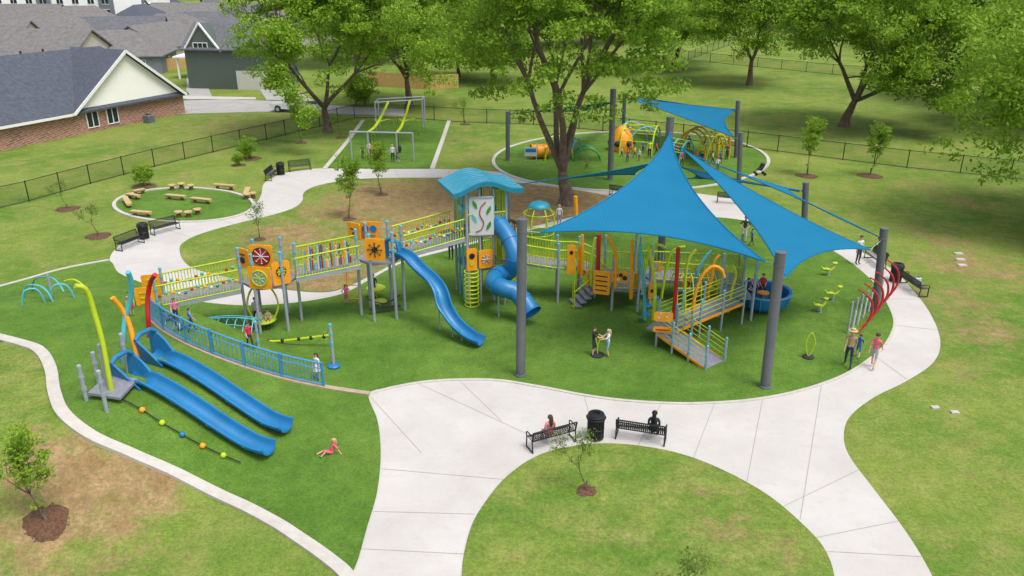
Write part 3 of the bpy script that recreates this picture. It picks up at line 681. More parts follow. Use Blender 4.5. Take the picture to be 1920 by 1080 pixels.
# ---------- shade posts & sails ----------
POSTS={}
def spost(key,bx,by,tx,ty,r=.2):
    b=G(bx,by);t=W(tx,ty,b.y);t.y=b.y
    e=top('shade_post','tall grey steel shade sail post standing in turf','post',b,'grey shade sail posts')
    part('mast',MB().tube([b,t],r,16),'post',e);part('cap',MB().lathe(t,[(r*1.03,0),(r*1.03,.06),(.05,.1)],16),'post',e)
    part('base_collar',MB().lathe(b+V((0,0,.03)),[(r*1.25,0),(r*1.25,.08),(r,.1)],16),'post',e)
    part('lug',MB().lathe(t-V((0,0,.5)),[(r*1.08,0),(r*1.08,.08)],16),'post',e)
    POSTS[key]=t
spost('FL',976,705,979,413);spost('FR',1434,727,1464,475,.21);spost('R',1641,582,1658,430);spost('RR',1506,462,1511,344,.19)
spost('T',1238,490,1257,221,.22);spost('B1',1144,338,1150,168,.24);spost('B2',1380,296,1384,190,.2);spost('B3',1385,345,1389,250,.19);spost('B4',952,302,952,210,.19);spost('B5',1169,240,1171,178,.2);spost('BH',950,442,955,346,.15)
def sail(A,B,Cc,k,label,sag=.25,n=18,ties=(),m='sail'):
    A,B,Cc=V(A),V(B),V(Cc);cen=(A+B+Cc)/3
    ks=k if isinstance(k,tuple) else (k,k,k)
    def P(a,b,c):
        p=A*a+B*b+Cc*c
        p=p+4*a*b*ks[0]*(cen-(A+B)/2)+4*b*c*ks[1]*(cen-(B+Cc)/2)+4*a*c*ks[2]*(cen-(A+Cc)/2)
        p.z-=27*a*b*c*sag;return p
    idx={};vs=[];fs=[]
    for i in range(n+1):
        for j in range(n+1-i):
            idx[i,j]=len(vs);vs.append(P(1-(i+j)/n,i/n,j/n))
    for i in range(n):
        for j in range(n-i):
            fs.append((idx[i,j],idx[i+1,j],idx[i,j+1]))
            if i+j<n-1:fs.append((idx[i+1,j],idx[i+1,j+1],idx[i,j+1]))
    e=top('shade_sail',label,'shade sail',cen,'blue fabric shade sails');part('fabric',MB().add(vs,fs),m,e)
    h=MB()
    h.tube([P(1-t/n,t/n,0) for t in range(n+1)],.035,5).tube([P(0,1-t/n,t/n) for t in range(n+1)],.035,5).tube([P(t/n,0,1-t/n) for t in range(n+1)],.035,5)
    part('hem',h,m,e)
    for c,t in ties:part('tie_cable',MB().tube([c,t],.018,4),'steel',e)
T=POSTS
def lo(k,d=.45):return T[k]-V((0,0,d))
a=W(1257,248,44.9);b=W(1012,436,31.3);c=W(1434,490,30.6)
sail(a,b,c,(.33,.24,.33),'large blue triangular shade sail over the playground',.15,ties=((a,lo('T')),(b,lo('FL')),(c,lo('FR'))))
a=W(1276,276,44.6);b=W(1632,468,37.0);c=W(1474,521,30.2)
sail(a,b,c,(.28,.2,.28),'blue triangular shade sail stretched low between grey posts',.1,ties=((a,lo('T',1.5)),(b,lo('R',.5)),(c,lo('FR',.9))))
a=W(1274,282,44.8);b=W(1646,443,T['R'].y);c=W(1500,357,T['RR'].y)
sail(a,b,c,(.75,.75,.5),'narrow teal shade sail seen almost edge on',.0,ties=((a,lo('T',1.6)),(b,lo('R',.3)),(c,lo('RR',.3))))
a=W(1272,312,45);b=W(1498,359,T['RR'].y);c=W(1290,335,41)
sail(a,b,c,(.3,.7,.3),'blue shade sail behind the tall post, shaded underside painted dark',.0,ties=((a,lo('T',2.4)),(b,lo('RR',.4))),m='sail2')  # sail seen from below, its shade put into the fabric colour
a=W(1250,300,45.2);b=W(975,345,T['BH'].y);c=W(1190,328,50)
sail(a,b,c,(.6,.6,.2),'narrow teal shade sail by the tower roof',.0,ties=((a,lo('T',2.4)),(b,lo('BH',.2))))
a=W(1173,183,T['B5'].y);b=W(1383,206,T['B2'].y);c=W(1379,259,T['B3'].y)
sail(a,b,c,(.02,.25,.12),'bright blue shade sail above the back play area',.1,ties=((a,lo('B5')),(b,lo('B2')),(c,lo('B3'))))
a=W(1168,178,T['B5'].y+.5);b=W(1380,210,T['B2'].y+.5);c=W(1290,196,T['B1'].y+16)
sail(a,b,c,(.0,.3,.3),'shaded underside of the back sail, painted as a dark blue sheet',.1,ties=((a,lo('B5',.3)),(b,lo('B2',.6))),m='sail2')  # separate dark sheet stands in for the bright sail's shaded underside
a=W(1146,192,T['B1'].y);b=W(955,214,T['B4'].y);c=W(1166,190,T['B5'].y)
sail(a,b,c,(.5,.5,.3),'narrow dark blue shade sail over the back play area',.5,ties=((a,lo('B1')),(b,lo('B4'))),m='sail2')
# ---------- play equipment helpers ----------
UP=V((0,0,1))
def rail(mb,pts,h=.95,step=.14,mi=0,pr=.02,tr_=.042):
    pts=[V(p) for p in pts]
    mb.tube([p+UP*h for p in pts],tr_,6,mi).tube([p+UP*.08 for p in pts],tr_*.8,5,mi)
    for a,b in zip(pts,pts[1:]):
        n=max(1,int((b-a).length/step))
        for i in range(n):
            p=a.lerp(b,(i+.5)/n);mb.tube([p+UP*.08,p+UP*h],pr,4,mi,cap=False)
    return mb
def pole(parent,p,z0,z1,m='steel',r=.065,cap='teal',name='post'):
    p=V(p);mb=MB().tube([(p.x,p.y,z0),(p.x,p.y,z1)],r,10);mb.lathe((p.x,p.y,z1),[(r*1.15,0),(r*1.1,.1),(.02,.14)],10,1);mb.lathe((p.x,p.y,z1-.9),[(r*1.25,0),(r*1.25,.14)],10,1);mb.lathe((p.x,p.y,z1-.4),[(r*1.25,0),(r*1.25,.1)],10,1)
    return part(name,mb,[m,cap],parent)
def panel(parent,c,w,h,a,board='orange',decor=(),label=None,name='play_panel',t=.05):
    mb=MB();mats=[board];bx=[(-w/2,-h/2+.06),(-w/2+.06,-h/2),(w/2-.06,-h/2),(w/2,-h/2+.06),(w/2,h/2-.06),(w/2-.06,h/2),(-w/2+.06,h/2),(-w/2,h/2-.06)]
    mb.prism([(x,-t/2,z) for x,z in bx],(0,t,0))
    for kind,x,z,s_,m in decor:
        if m not in mats:mats.append(m)
        mi=mats.index(m)
        if kind=='disc':mb.tube([(x,-t/2-.03,z),(x,t/2+.03,z)],s_,18,mi)
        elif kind=='ring':mb.tube(arc((x,-t/2-.04,z),s_,0,345,20),.03,5,mi,closed=True)
        elif kind=='bar':mb.box((x,-t/2-.02,z),(s_,.03,.05),0,mi)
        elif kind=='star':
            for k in range(8):
                a_=6.283*k/8;mb.tube([(x,-t/2-.04,z),(x+s_*math.cos(a_),-t/2-.04,z+s_*math.sin(a_))],.02,4,mi);mb.ball((x+s_*math.cos(a_),-t/2-.04,z+s_*math.sin(a_)),.04,mi,6)
        elif kind=='leaf':
            q=1 if x>0 else -1
            mb.prism([(x+s_*(u*.9+q*v*.45),-t/2-.012,z+s_*v*1.1) for u,v in((0,-.7),(.26,-.35),(.38,0),(.28,.35),(0,.75),(-.26,.35),(-.36,0),(-.26,-.35))],(0,-.02,0),mi)
        elif kind=='note':
            mb.tube([(x,-t/2,z),(x,-t/2-.03,z)],.05,8,mi);mb.box((x+.045,-t/2-.02,z+.12),(.02,.02,.24),0,mi);mb.box((x+.09,-t/2-.02,z+.23),(.1,.02,.04),0,mi)
    return part(name,mb.tr(XF(c,a)),mats,parent,False,label)
def chute(path,w,d,mb=None,mi=0):
    mb=mb or MB();n=len(path);prof=[]
    for i in range(9):
        a=math.pi*(1+i/8);prof.append((w/2*math.cos(a),d*math.sin(a)))
    prof=[(-w/2-.09,-.05),(-w/2-.09,.03),(-w/2-.02,.04)]+prof+[(w/2+.02,.04),(w/2+.09,.03),(w/2+.09,-.05)]
    prof+=[(x*1.06,z-.06) for x,z in reversed(prof[3:-3])];k=len(prof);vs=[]
    for i,p in enumerate(path):
        p=V(p);t=(V(path[min(i+1,n-1)])-V(path[max(i-1,0)])).normalized();s_=t.cross(UP).normalized();u=s_.cross(t)
        for x,z in prof:vs.append(p+s_*x+u*(z+d))
    fs=[(i*k+j,i*k+(j+1)%k,(i+1)*k+(j+1)%k,(i+1)*k+j) for i in range(n-1) for j in range(k)]
    fs+=[tuple(range(k)),tuple((n-1)*k+k-1-j for j in range(k))]
    return mb.add(vs,fs,mi)
# ======== bridge + towers structure =========
S=top('play_tower_structure','play structure with long bridges, wave slide and tall tower','playground structure',V((-6,37,0)))
B0=V((-16.6,34.9,1.75));T1=V((-11.75,36.1,2.4));T2=V((-6.55,37.35,3.1));T3=V((-1.65,39.9,3.75))
def bridge(a,b,w,colr=0,trim0=0,trim1=0):
    d=(b-a);dh=V((d.x,d.y,0)).normalized();s_=V((dh.y,-dh.x,0))
    a=a+d.normalized()*trim0;b=b-d.normalized()*trim1
    part('bridge_deck',MB().beam(a,b,w,.1),'deck',S,False)
    for q in(1,-1):
        A=a+s_*w/2*q;Bq=b+s_*w/2*q
        part('deck_edge',MB().beam(A-UP*.05,Bq-UP*.05,.07,.18),'steel',S,False)
        mb=rail(MB(),[A,Bq],1.05);mats=['lime','red','teal','orange','white','blue']
        if colr==1:
            for i in range(13):
                p=A.lerp(Bq,(i+.5)/13)+UP*(.55+.1*math.sin(i*1.3));mb.ball(p,.08,1+i%5,8)
            mb.tube([A+UP*.55,Bq+UP*.55],.02,5)
        if colr==2:
            n=26
            for i in range(n):
                if i%7==0:continue
                p=A.lerp(Bq,.12+.76*i/n);mb.tube([p+UP*(.3),p+UP*(.6+.35*abs(math.sin(i*.5)))],.04,6,1+i%5)
        part('railing',mb,mats,S)
bridge(B0,T1,1.7,1,0,1.3);bridge(T1,T2,1.7,2,1.3,1.0);bridge(T2,T3,1.7,1,1.0,1.3)
def hexdeck(c,r,a0=0,n=6):
    return [c+V((r*math.cos(rad(a0+360*i/n)),r*math.sin(rad(a0+360*i/n)),0)) for i in range(n)]
for c,r_,zt in((T1,1.3,4.0),(T2,1.1,4.5)):
    hx=hexdeck(c,r_,15);part('deck',MB().prism([p-UP*.12 for p in hx],(0,0,.12)),'deck',S,False)
    for p in hx:pole(S,p,0,zt,r=.075)
def pp(px,py,Y,w,h,a,decor,label=None,board='orange'):panel(S,W(px,py,Y),w,h,a,board,decor,label)
pp(487,521,34.75,1.1,1.1,rad(-8),[('disc',0,0,.38,'steel'),('ring',0,0,.38,'lime'),('star',0,0,.24,'lime')],'orange panel with round metal drum')
pp(490,480,35.6,1.1,1.1,rad(-5),[('disc',0,0,.42,'red'),('star',0,0,.36,'white'),('ring',0,0,.42,'dark'),('disc',0,0,.1,'orange')],'orange panel with red spinning wheel')
pp(527,512,35.2,.85,1.15,rad(35),[('ring',0,.1,.22,'black'),('star',0,.1,.2,'lime')])
pp(455,484,36.4,.85,1.,rad(-30),[('bar',0,.2,.4,'black'),('disc',0,-.1,.16,'black')])
pp(703,468,36.15,.98,1.1,rad(-8),[('star',0,0,.34,'black'),('disc',0,0,.14,'black')],'orange panel with black star shapes')
pp(693,432,38.3,1.,.95,rad(-5),[('disc',-.2,.1,.18,'blue'),('disc',.2,.1,.18,'blue'),('bar',0,-.25,.6,'blue')],'orange panel with blue drums')
pp(664,433,38.,.85,.85,rad(-35),[('bar',0,.1,.4,'black'),('disc',0,-.15,.1,'black')])
for q in(.85,-.85):
    d=(T1-B0).normalized();s_=V((d.y,-d.x,0)).normalized();p=B0+s_*q
    pole(S,p,hill(p.x,p.y)-.1,3.0);panel(S,p+V((-.45,-.1,.55)),.9,1.,rad(14),'orange',[('bar',0,.25,.5,'lime'),('bar',0,0,.5,'lime'),('bar',0,-.25,.5,'lime')])
# tall tower 3
A3=rad(20);X3=XF(V((T3.x,T3.y,0)),A3);hw=1.05
q=lambda x,y,z:X3@V((x,y,z))
for sx in(-1,1):
    for sy in(-1,1):
        pole(S,q(sx*hw,sy*hw,0),0,6.1,r=.075);pole(S,q(sx*hw*.35,sy*hw*1.02,0),0,6.05,r=.06)
for sx in(-1,1):
    for yy in(-.35,.35):pole(S,q(sx*hw*1.02,yy,0),0,6.05,r=.06,m='teal')
for z in(1.9,3.75):part('deck',MB().box((0,0,z-.06),(2.1,2.1,.12)).tr(X3),'deck',S,False)
for l,h_ in(([q(-hw,-hw,3.75),q(hw,-hw,3.75)],1.1),([q(hw,-hw,3.75),q(hw,hw,3.75)],2.25),([q(-hw,hw,3.75),q(hw,hw,3.75)],2.25),([q(.5,-hw,3.75),q(hw,-hw,3.75)],2.25),([q(-hw,.1,3.75),q(-hw,hw,3.75)],2.25),([q(hw,-hw,1.9),q(hw,hw,1.9)],1.5),([q(-.2,-hw,1.9),q(hw,-hw,1.9)],1.6),([q(-hw,hw,1.9),q(hw,hw,1.9)],1.5)):part('railing',rail(MB(),l,h_,.11),'lime',S)
panel(S,q(-.3,-hw-.1,4.75),1.25,2.05,A3-rad(12),'white',[('leaf',-.33,.62,.3,'green'),('leaf',.36,.3,.3,'green'),('leaf',-.36,-.1,.3,'teal'),('leaf',.36,-.5,.3,'green'),('bar',0,.97,1.15,'steel'),('bar',0,-.97,1.15,'steel')],'tall white panel with green leaves on a curling red vine')
VX=XF(q(-.3,-hw-.1,4.75),A3-rad(12));part('vine_ornament',MB().tube(crs([(-.3,-.06,-.8),(.0,-.06,-.65),(.1,-.06,-.3),(-.08,-.06,.1),(-.02,-.06,.5),(.22,-.06,.75)],6,False),.026,6).tr(VX),'red',S)
panel(S,q(-.85,-hw-.1,2.5),.55,1.2,A3,'orange',[('disc',0,.2,.15,'black'),('disc',0,-.2,.12,'lime')]);panel(S,q(-.1,-hw-.1,2.45),.75,1.,A3,'orange',[('star',0,0,.22,'steel')]);panel(S,q(hw+.1,0,2.4),.7,1,A3+rad(90),'orange',[('ring',0,0,.22,'black')])
panel(S,q(-hw-.12,-.4,4.6),.7,1.2,A3-rad(90),'teal',[('ring',0,.1,.2,'lime')]);panel(S,q(.75,-hw-.13,4.2),.5,.8,A3,'blue',[('disc',0,0,.15,'lime')])
mb=MB();vs=[];fs=[];n=30;hw2=1.5;Lr=1.8;prof=[]
for i in range(n+1):
    t=-1+2*i/n;x=Lr*t;prof.append((x,6.12+.5*(math.cos(math.pi*max(-1,min(1,(t+.1)*1.02)))*.5+.5)))
for s_,dz in((-1,0),(1,0),(-1,-.24),(1,-.24)):
    for x,z in prof:vs.append(q(x*(1.02 if dz==0 else 1),s_*hw2*(1.02 if dz==0 else 1),z+dz))
k=n+1
for i in range(n):fs+=[(i,i+1,k+i+1,k+i),(2*k+i,3*k+i,3*k+i+1,2*k+i+1),(i,2*k+i,2*k+i+1,i+1),(k+i,k+i+1,3*k+i+1,3*k+i)]
fs+=[(0,k,3*k,2*k),(n,2*k+n,3*k+n,k+n)]
mb.add(vs,fs)
for j in range(9):
    y=-hw2+2*hw2*(j+.5)/9;mb.tube([q(x,y,z+.012) for x,z in prof],.02,4)
part('wave_roof',mb,'troof',S,True,'blue wavy roof on the tall tower')
c0=G(885,574)
mb=MB()
for i in range(9):mb.tube(arc(c0+UP*(.1+i*.23),.36,0,345,18,ay=(0,1,0)),.032,5,closed=True)
for a_ in(20,140,260):mb.tube([c0+V((.36*math.cos(rad(a_)),.36*math.sin(rad(a_)),0)),c0+V((.36*math.cos(rad(a_)),.36*math.sin(rad(a_)),2.05))],.03,5)
part('ring_climber',mb,'lime',S)
P=[W(738,470,37.0),W(760,478,36.7),W(785,505,36.2),W(808,522,35.7),W(822,545,35.3),W(832,580,34.9),W(848,607,34.5),W(866,628,34.1),W(884,641,33.7),W(902,648,33.4)]
zz=[3.3,3.22,2.72,2.35,1.95,1.25,.72,.42,.25,.18]
P=[V((p.x,p.y,z)) for p,z in zip(P,zz)]
sl=part('wave_slide',chute(crs(P,5,False),.6,.28),'blue',S,True,'long blue wavy slide')
hd=P[0];part('slide_hood',MB().tube([hd+V((-.35,.1,-.1)),hd+V((-.35,.1,.7)),hd+V((-.1,-.05,.85)),hd+V((.25,-.2,.7)),hd+V((.35,-.25,-.1))],.12,8),'blue',sl)
for p in(P[4],P[6],P[7]):pole(S,(p.x,p.y,0),0,p.z,r=.035,name='slide_support')
pt=[(922,405,39.6),(942,428,39.0),(958,455,38.4),(966,485,38.0),(955,508,38.3),(934,515,38.0),(926,530,37.1),(944,540,36.6),(966,548,36.5),(984,566,36.2),(998,586,35.8)]
P=[W(*k_) for k_ in pt];P[-1].z=max(P[-1].z,.52);PP=crs(P,6,False)
mb=MB().tube(PP,.44,18,cap=False)
for i in range(4,len(PP)-1,7):
    d=(PP[i+1]-PP[i-1]).normalized();mb.tube([PP[i]-d*.035,PP[i]+d*.035],.48,18)
e_=PP[-1];d=(PP[-1]-PP[-2]).normalized();mb.tube([e_-d*.08,e_+d*.02],[.46,.5],18,cap=False)
ts=part('tube_slide',mb,['blue'],S,True,'blue spiral tube slide')
part('inner_wall',MB().tube([p-d*.3 for p in PP[-6:]],.41,16),'dblue',ts)
for p in(PP[26],PP[40],PP[52]):pole(S,(p.x-.05,p.y+.1,0),0,p.z-.3,r=.045,name='slide_support')
part('slide_entry',MB().lathe(P[0]+V((-.15,.2,-.5)),[(.5,0),(.55,.5),(.45,.95),(.2,1.1)],14),'blue',ts)
# under tower 1
c1=G(497,616);part('hanging_seat',MB().lathe(c1+UP*.42,[(.55,0),(.6,.06),(.58,.1),(.1,.08)],18),'lime',S)
for s_ in(-1,1):part('lime_hanger',MB().tube(crs([c1+V((s_*.5,0,.5)),c1+V((s_*.75,.1,1.2)),c1+V((s_*.55,.2,1.9)),c1+V((s_*.1,.2,2.3))],5,False),.05,6),'lime',S)
mb=MB();a=W(487,640,33.6);b=W(621,628,33.4)
mb.tube(crs([a,a.lerp(b,.3)-UP*.08,a.lerp(b,.7)-UP*.04,b],5,False),.06,8)
for t in(.12,.32,.55,.72,.9):mb.ball(a.lerp(b,t)-UP*.05,.1,1,8)
part('balance_beam',mb,['lime','black'],S)
pb=G(626,690);pole(S,pb,0,2.05,r=.075);part('step_pod',MB().lathe(pb+UP*.06,[(.28,0),(.3,.08),(.2,.16)],14),'blue',S)
pb=G(485,652);pole(S,pb,hill(pb.x,pb.y),2.2,r=.06)
mb=MB();o_=V((-13.0,33.4,hill(-13,33.6)-.1))
for i in range(7):
    mb.tube(crs([o_+V((-1.3+i*.42,.9,.1)),o_+V((-1.3+i*.42,.5,.5)),o_+V((-1.2+i*.4,-.1,.65)),o_+V((-1.2+i*.4,-.6,.25))],4,False),.022,5)
for z,y in((.3,.75),(.5,.5),(.64,0),(.45,-.4)):mb.tube(crs([o_+V((-1.3,y,z)),o_+V((0,y,z+.12)),o_+V((1.25,y,z))],5,False),.022,5)
solo('net_climber',mb,'teal','teal rope net climber behind the blue railing','climber',o_)
c2=G(714,578);part('step_pod',MB().lathe(c2+UP*.35,[(.32,0),(.35,.05),(.3,.1)],14).tube([c2,c2+UP*.35],.05,8,1),['lime','steel'],S)
c3=G(706,560);part('step_pod',MB().lathe(c3+UP*.55,[(.5,0),(.52,.06),(.5,.1)],16).tube([c3,c3+UP*.55],.05,8),['lime'],S)
mb=MB();a=G(693,592);b=G(752,583)
mb.tube(crs([a+UP*.9,(a+b)/2+UP*.55,b+UP*.9],6,False),.03,6)
for t in(.2,.4,.6,.8):
    p=a.lerp(b,t);mb.tube([p+UP*(.9-.9*t*(1-t)*1.3),p+UP*.3],.015,4)
mb.beam(a+UP*.3,b+UP*.3,.25,.04);part('swinging_bridge',mb,'dark',S)
p=G(663,570);mb=MB()
for s_ in(-.3,.3):mb.tube([p+V((s_,0,0)),p+V((s_,.4,3))],.035,6)
for i in range(8):mb.tube([p+V((-.3,.05*i,.3+i*.36)),p+V((.3,.05*i,.3+i*.36))],.028,5)
part('ladder',mb,'orange',S)
# ======== blue railing on the mound edge ========
npx=[(283,600),(308,622),(350,646),(400,668),(460,690),(530,711),(608,728),(650,735),(692,741)]
NP=crs(GP(npx),4,False);n=len(NP)
rp=top('mound_railing','long curving blue picket railing along a tan curb','railing',NP[n//2]);vs=[];SN=[]
for i,p in enumerate(NP):
    d=NP[min(i+1,n-1)]-NP[max(i-1,0)];d.z=0;d.normalize();s_=V((-d.y,d.x,0));SN.append(s_);vs+=[p-s_*.12-UP*.4,p-s_*.12+UP*.11,p+s_*.14+UP*.11,p+s_*.14-UP*.5]
fs=[(i*4+k_,i*4+k_+1,i*4+k_+5,i*4+k_+4) for i in range(n-1) for k_ in range(3)]+[(0,1,2,3),(4*n-1,4*n-2,4*n-3,4*n-4)]
part('curb_strip',MB().add(vs,fs),'tanc',rp,False)
m_=n-8;mb=rail(MB(),[p+UP*.11 for p in NP[:m_]],1.05,.12,pr=.016,tr_=.04);mb.tube([p+UP*.9 for p in NP[:m_]],.025,5)
part('railing',mb,'dblue',rp)
for i in range(0,m_-1,4):part('post',MB().box(NP[i]+UP*.62,(.08,.08,1.2)),'dblue',rp,False)
part('post',MB().box(NP[m_-1]+UP*.62,(.08,.08,1.2)),'dblue',rp,False)
# ======== hill slides ========
HSl=top('mound_slide','twin blue slides running down the turf mound from a platform','slide',G(200,760))
def hslide(tpx,bpx):
    tt=W(*tpx);bb=G(*bpx);P=[]
    for i in range(13):
        t=i/12;p=tt.lerp(bb,t);h=hill(p.x,p.y)
        z=tt.z*(1-t)+(bb.z+.12)*t;z=max(z,h+.1) if t>.12 else z
        P.append(V((p.x,p.y,z)))
    d=(P[-1]-P[-2]);P[-1].z=bb.z+.22;P.append(P[-1]+V((d.x,d.y,0)).normalized()*.3+UP*.02)
    c=part('slide_chute',chute(crs(P,3,False),.66,.28),'blue',HSl)
    s0=P[0];d=(P[1]-P[0]).normalized();sd_=d.cross(UP).normalized();mb=MB()
    for q_ in(1,-1):
        mb.prism([s0+sd_*.41*q_-d*.25,s0+sd_*.46*q_-d*.3+UP*.75,s0+sd_*.52*q_+UP*.95,s0+sd_*.52*q_+d*.5+UP*.75,s0+sd_*.45*q_+d*1.2+UP*.35,s0+sd_*.4*q_+d*1.2+UP*.1],-sd_*.09*q_)
    mb.tube([s0+sd_*.48+UP*.9,s0+sd_*.25+UP*1.08,s0-sd_*.25+UP*1.08,s0-sd_*.48+UP*.9],.09,8)
    part('slide_hood',mb,'blue',c)
    for i in range(2,12,3):
        p=P[i];part('joint_band',MB().tube([p+sd_*.44+UP*.27,p+sd_*.26+UP*.03,p-UP*.03,p-sd_*.26+UP*.03,p-sd_*.44+UP*.27],.02,4),'dblue',c)
hslide((237,712,26.9),(496,856));hslide((280,668,28.6),(529,813))
part('platform',MB().prism([G(168,752)+UP*.35,G(228,762)+UP*.35,G(262,725)+UP*.35,G(205,718)+UP*.35],(0,0,-.1)),'deck',HSl,False)
for bx,by,ty in((163,753,690),(201,774,700),(205,735,650),(241,700,630),(186,720,665)):
    b=G(bx,by);t=W(bx-8,ty,b.y);pole(HSl,b,b.z-.1,max(t.z,b.z+1.1),r=.075,cap='steel')
def cpole(pxs,Y0,m,r=.09):
    P=[W(a_,b_,Y0+dy) for a_,b_,dy in pxs];part('curved_pole',MB().tube(crs(P,6,False),r,10),m,HSl)
cpole([(215,762,0),(205,710,0),(192,640,.2),(178,590,.3),(168,556,.3),(158,540,.2),(140,536,0)],25.6,'lime')
cpole([(232,690,0),(231,640,0),(234,600,.2),(244,560,.3),(246,530,.2),(240,510,0)],28.2,'teal',.1)
cpole([(266,705,0),(255,660,0),(243,610,.2),(229,580,.2),(211,558,0)],28.2,'orange',.1)
cpole([(283,642,0),(278,600,0),(277,560,.2),(282,530,.2),(291,515,0)],30.5,'red',.1)
P=GP([(200,742),(235,757),(268,775),(305,799),(343,821),(381,842),(420,860),(452,873)]);P=[p+UP*.14 for p in P]
rp=top('climbing_rope','black rope with coloured balls lying down the mound','rope',P[0]);part('rope',MB().tube(crs(P,4,False),.022,5),'black',rp)
for i,m in zip(range(2,7),('orange','lime','blue','orange','lime')):part('ball',MB().ball(P[i],.11,0,14),m,rp)
e=top('arch_climber','teal and lime arched tube climber on the turf mound','climber',G(95,560))
for a_,b_,t_ in(((45,560),(100,568),530),((60,545),(120,548),512),((95,565),(140,560),528),((42,575),(85,568),540)):
    a=G(*a_);b=G(*b_);hh=.8;part('arch_tube',MB().tube(crs([a,a.lerp(b,.1)+UP*hh*.6,a.lerp(b,.3)+UP*hh*.95,a.lerp(b,.7)+UP*hh*.95,b.lerp(a,.1)+UP*hh*.6,b],5,False),.045,6),'teal',e)
a=G(165,555);part('lime_tube',MB().tube(crs([a,a+V((-.1,0,.5)),a+V((-.6,.2,.75)),a+V((-1.2,.4,.6))],5,False),.045,6),'lime',e);part('post',MB().tube([G(97,552),G(97,552)+UP*1.],.06,8),'steel',e)
# ======== right play structure ========
Q=top('ramped_play_structure','low play structure with ramps, lime railings and orange panels','playground structure',V((7,37,0)))
zz=1.25
d1=[V((4.4,39.3,zz)),V((5.1,37.6,zz)),V((6.4,37.5,zz)),V((7.2,38.6,zz)),V((6.6,40.3,zz)),V((5,40.5,zz))]
part('deck',MB().prism([p-UP*.12 for p in d1],(0,0,.12)),'deck',Q,False)
d2=[V((7.2,38.9,zz)),V((11.8,38.0,zz)),V((12.1,39.9,zz)),V((6.9,40.6,zz))]
part('deck',MB().prism([p-UP*.15 for p in d2],(0,0,.15)),'deck',Q,False)
d3=[V((10.4,36.9,zz)),V((11.9,36.4,zz)),V((11.9,38.0,zz)),V((10.5,38.3,zz))]
part('deck',MB().prism([p-UP*.12 for p in d3],(0,0,.12)),'deck',Q,False)
r1a=V((11.0,36.5,zz-.1));r1b=V((7.3,34.2,.7));r2a=V((7.2,33.9,.66));r2b=V((9.0,31.6,.04))
def rampseg(a,b,w):
    d=(b-a).normalized();s_=d.cross(UP).normalized()
    part('ramp',MB().beam(a,b,w,.08),'deck',Q,False)
    for q_ in(1,-1):
        A=a+s_*w/2*q_;Bq=b+s_*w/2*q_
        part('ramp_edge',MB().beam(A,Bq,.05,.11),'orange',Q,False);mb=MB()
        for h in(.3,.55,.8,.98):mb.tube([A+UP*h,Bq+UP*h],.02,5)
        part('handrail',mb,'lime',Q)
        for t in(0,.33,.66,1):
            p=A.lerp(Bq,t);pole(Q,p,0,p.z+1.05,r=.055)
rampseg(r1a,r1b,1.25);rampseg(r2a,r2b,1.3)
part('deck',MB().prism([V((6.3,34.1,.62)),V((7.4,33.2,.62)),V((8.0,34.2,.62)),V((6.9,34.9,.62))],(0,0,.1)),'deck',Q,False)
for l in([d1[0],d1[1]],[d1[1],d1[2]],[d1[3]+V((0,.3,0)),d2[1]],[d2[1],d2[2]],[d2[2],d2[3]],[d1[4],d1[5]],[d3[0],d3[3]]):part('railing',rail(MB(),l,1.,.16,pr=.016,tr_=.036),'lime',Q)
for p in d1+d2+d3[:2]:pole(Q,p,0,zz+1.7+.4*R.random(),r=.07)
cb=crs([V((-.3,40.2,2.1)),V((1.,39.6,2.05)),V((2.4,39.4,1.9)),V((3.6,39.8,1.7)),V((4.6,39.6,1.35))],5,False);s0=MB()
for o_ in(-.7,.7):part('railing',rail(MB(),[p+V((0,o_,0)) for p in cb],1.05,.12),'lime',Q)
for a,b in zip(cb,cb[1:]):s0.beam(a,b,1.4,.08)
part('bridge_deck',s0,'deck',Q,False)
for p in(cb[4],cb[10],cb[15]):
    for o_ in(-.72,.72):pole(Q,p+V((0,o_,0)),0,p.z+1.3)
def qp(px,py,Y,w,h,a,decor,board='orange',label=None):panel(Q,W(px,py,Y),w,h,rad(a),board,decor,label)
qp(1071,487,38.6,.4,1.6,0,[('disc',0,.4,.1,'black')]);qp(1088,487,38.8,.35,1.5,30,[('disc',0,0,.08,'lime')])
qp(1128,530,37.3,.85,1.25,-20,[('bar',0,.35,.6,'dark'),('bar',0,.1,.6,'dark'),('bar',0,-.15,.6,'dark'),('bar',0,-.4,.6,'dark')],label='orange climbing panel with foot slots')
qp(1162,519,37.3,.8,.6,-5,[('disc',-.2,.08,.1,'black'),('disc',.05,.1,.1,'black'),('disc',.25,-.05,.12,'black'),('disc',-.08,-.12,.09,'white')])
qp(1194,528,37.7,.4,.95,30,[('disc',0,0,.1,'lime')]);qp(1340,517,38.,.85,.95,5,[('disc',0,0,.3,'steel'),('ring',0,0,.33,'lime')],label='orange panel with round mirror')
qp(1244,594,33.1,.85,.45,-8,[('note',-.2,-.05,0,'white'),('note',.15,.0,0,'white')],label='orange music panel with white notes')
qp(1243,618,33.05,.9,.26,-8,[('bar',0,0,.6,'red')]);qp(1222,545,35.8,.35,.8,20,[('disc',0,0,.09,'black')]);qp(1105,520,38.2,.4,.8,20,[('disc',0,.1,.12,'teal')]);qp(1287,532,37.8,.4,.7,0,[('ring',0,0,.14,'black')])
qp(1230,500,39.4,.6,.6,0,[('disc',0,0,.18,'steel')]);qp(1310,500,39.6,.6,.7,0,[('star',0,0,.18,'white')],'lime')
def apole(pxs,Y,m,r=.08):part('curved_pole',MB().tube(crs([W(a_,b_,Y) for a_,b_ in pxs],6,False),r,8),m,Q)
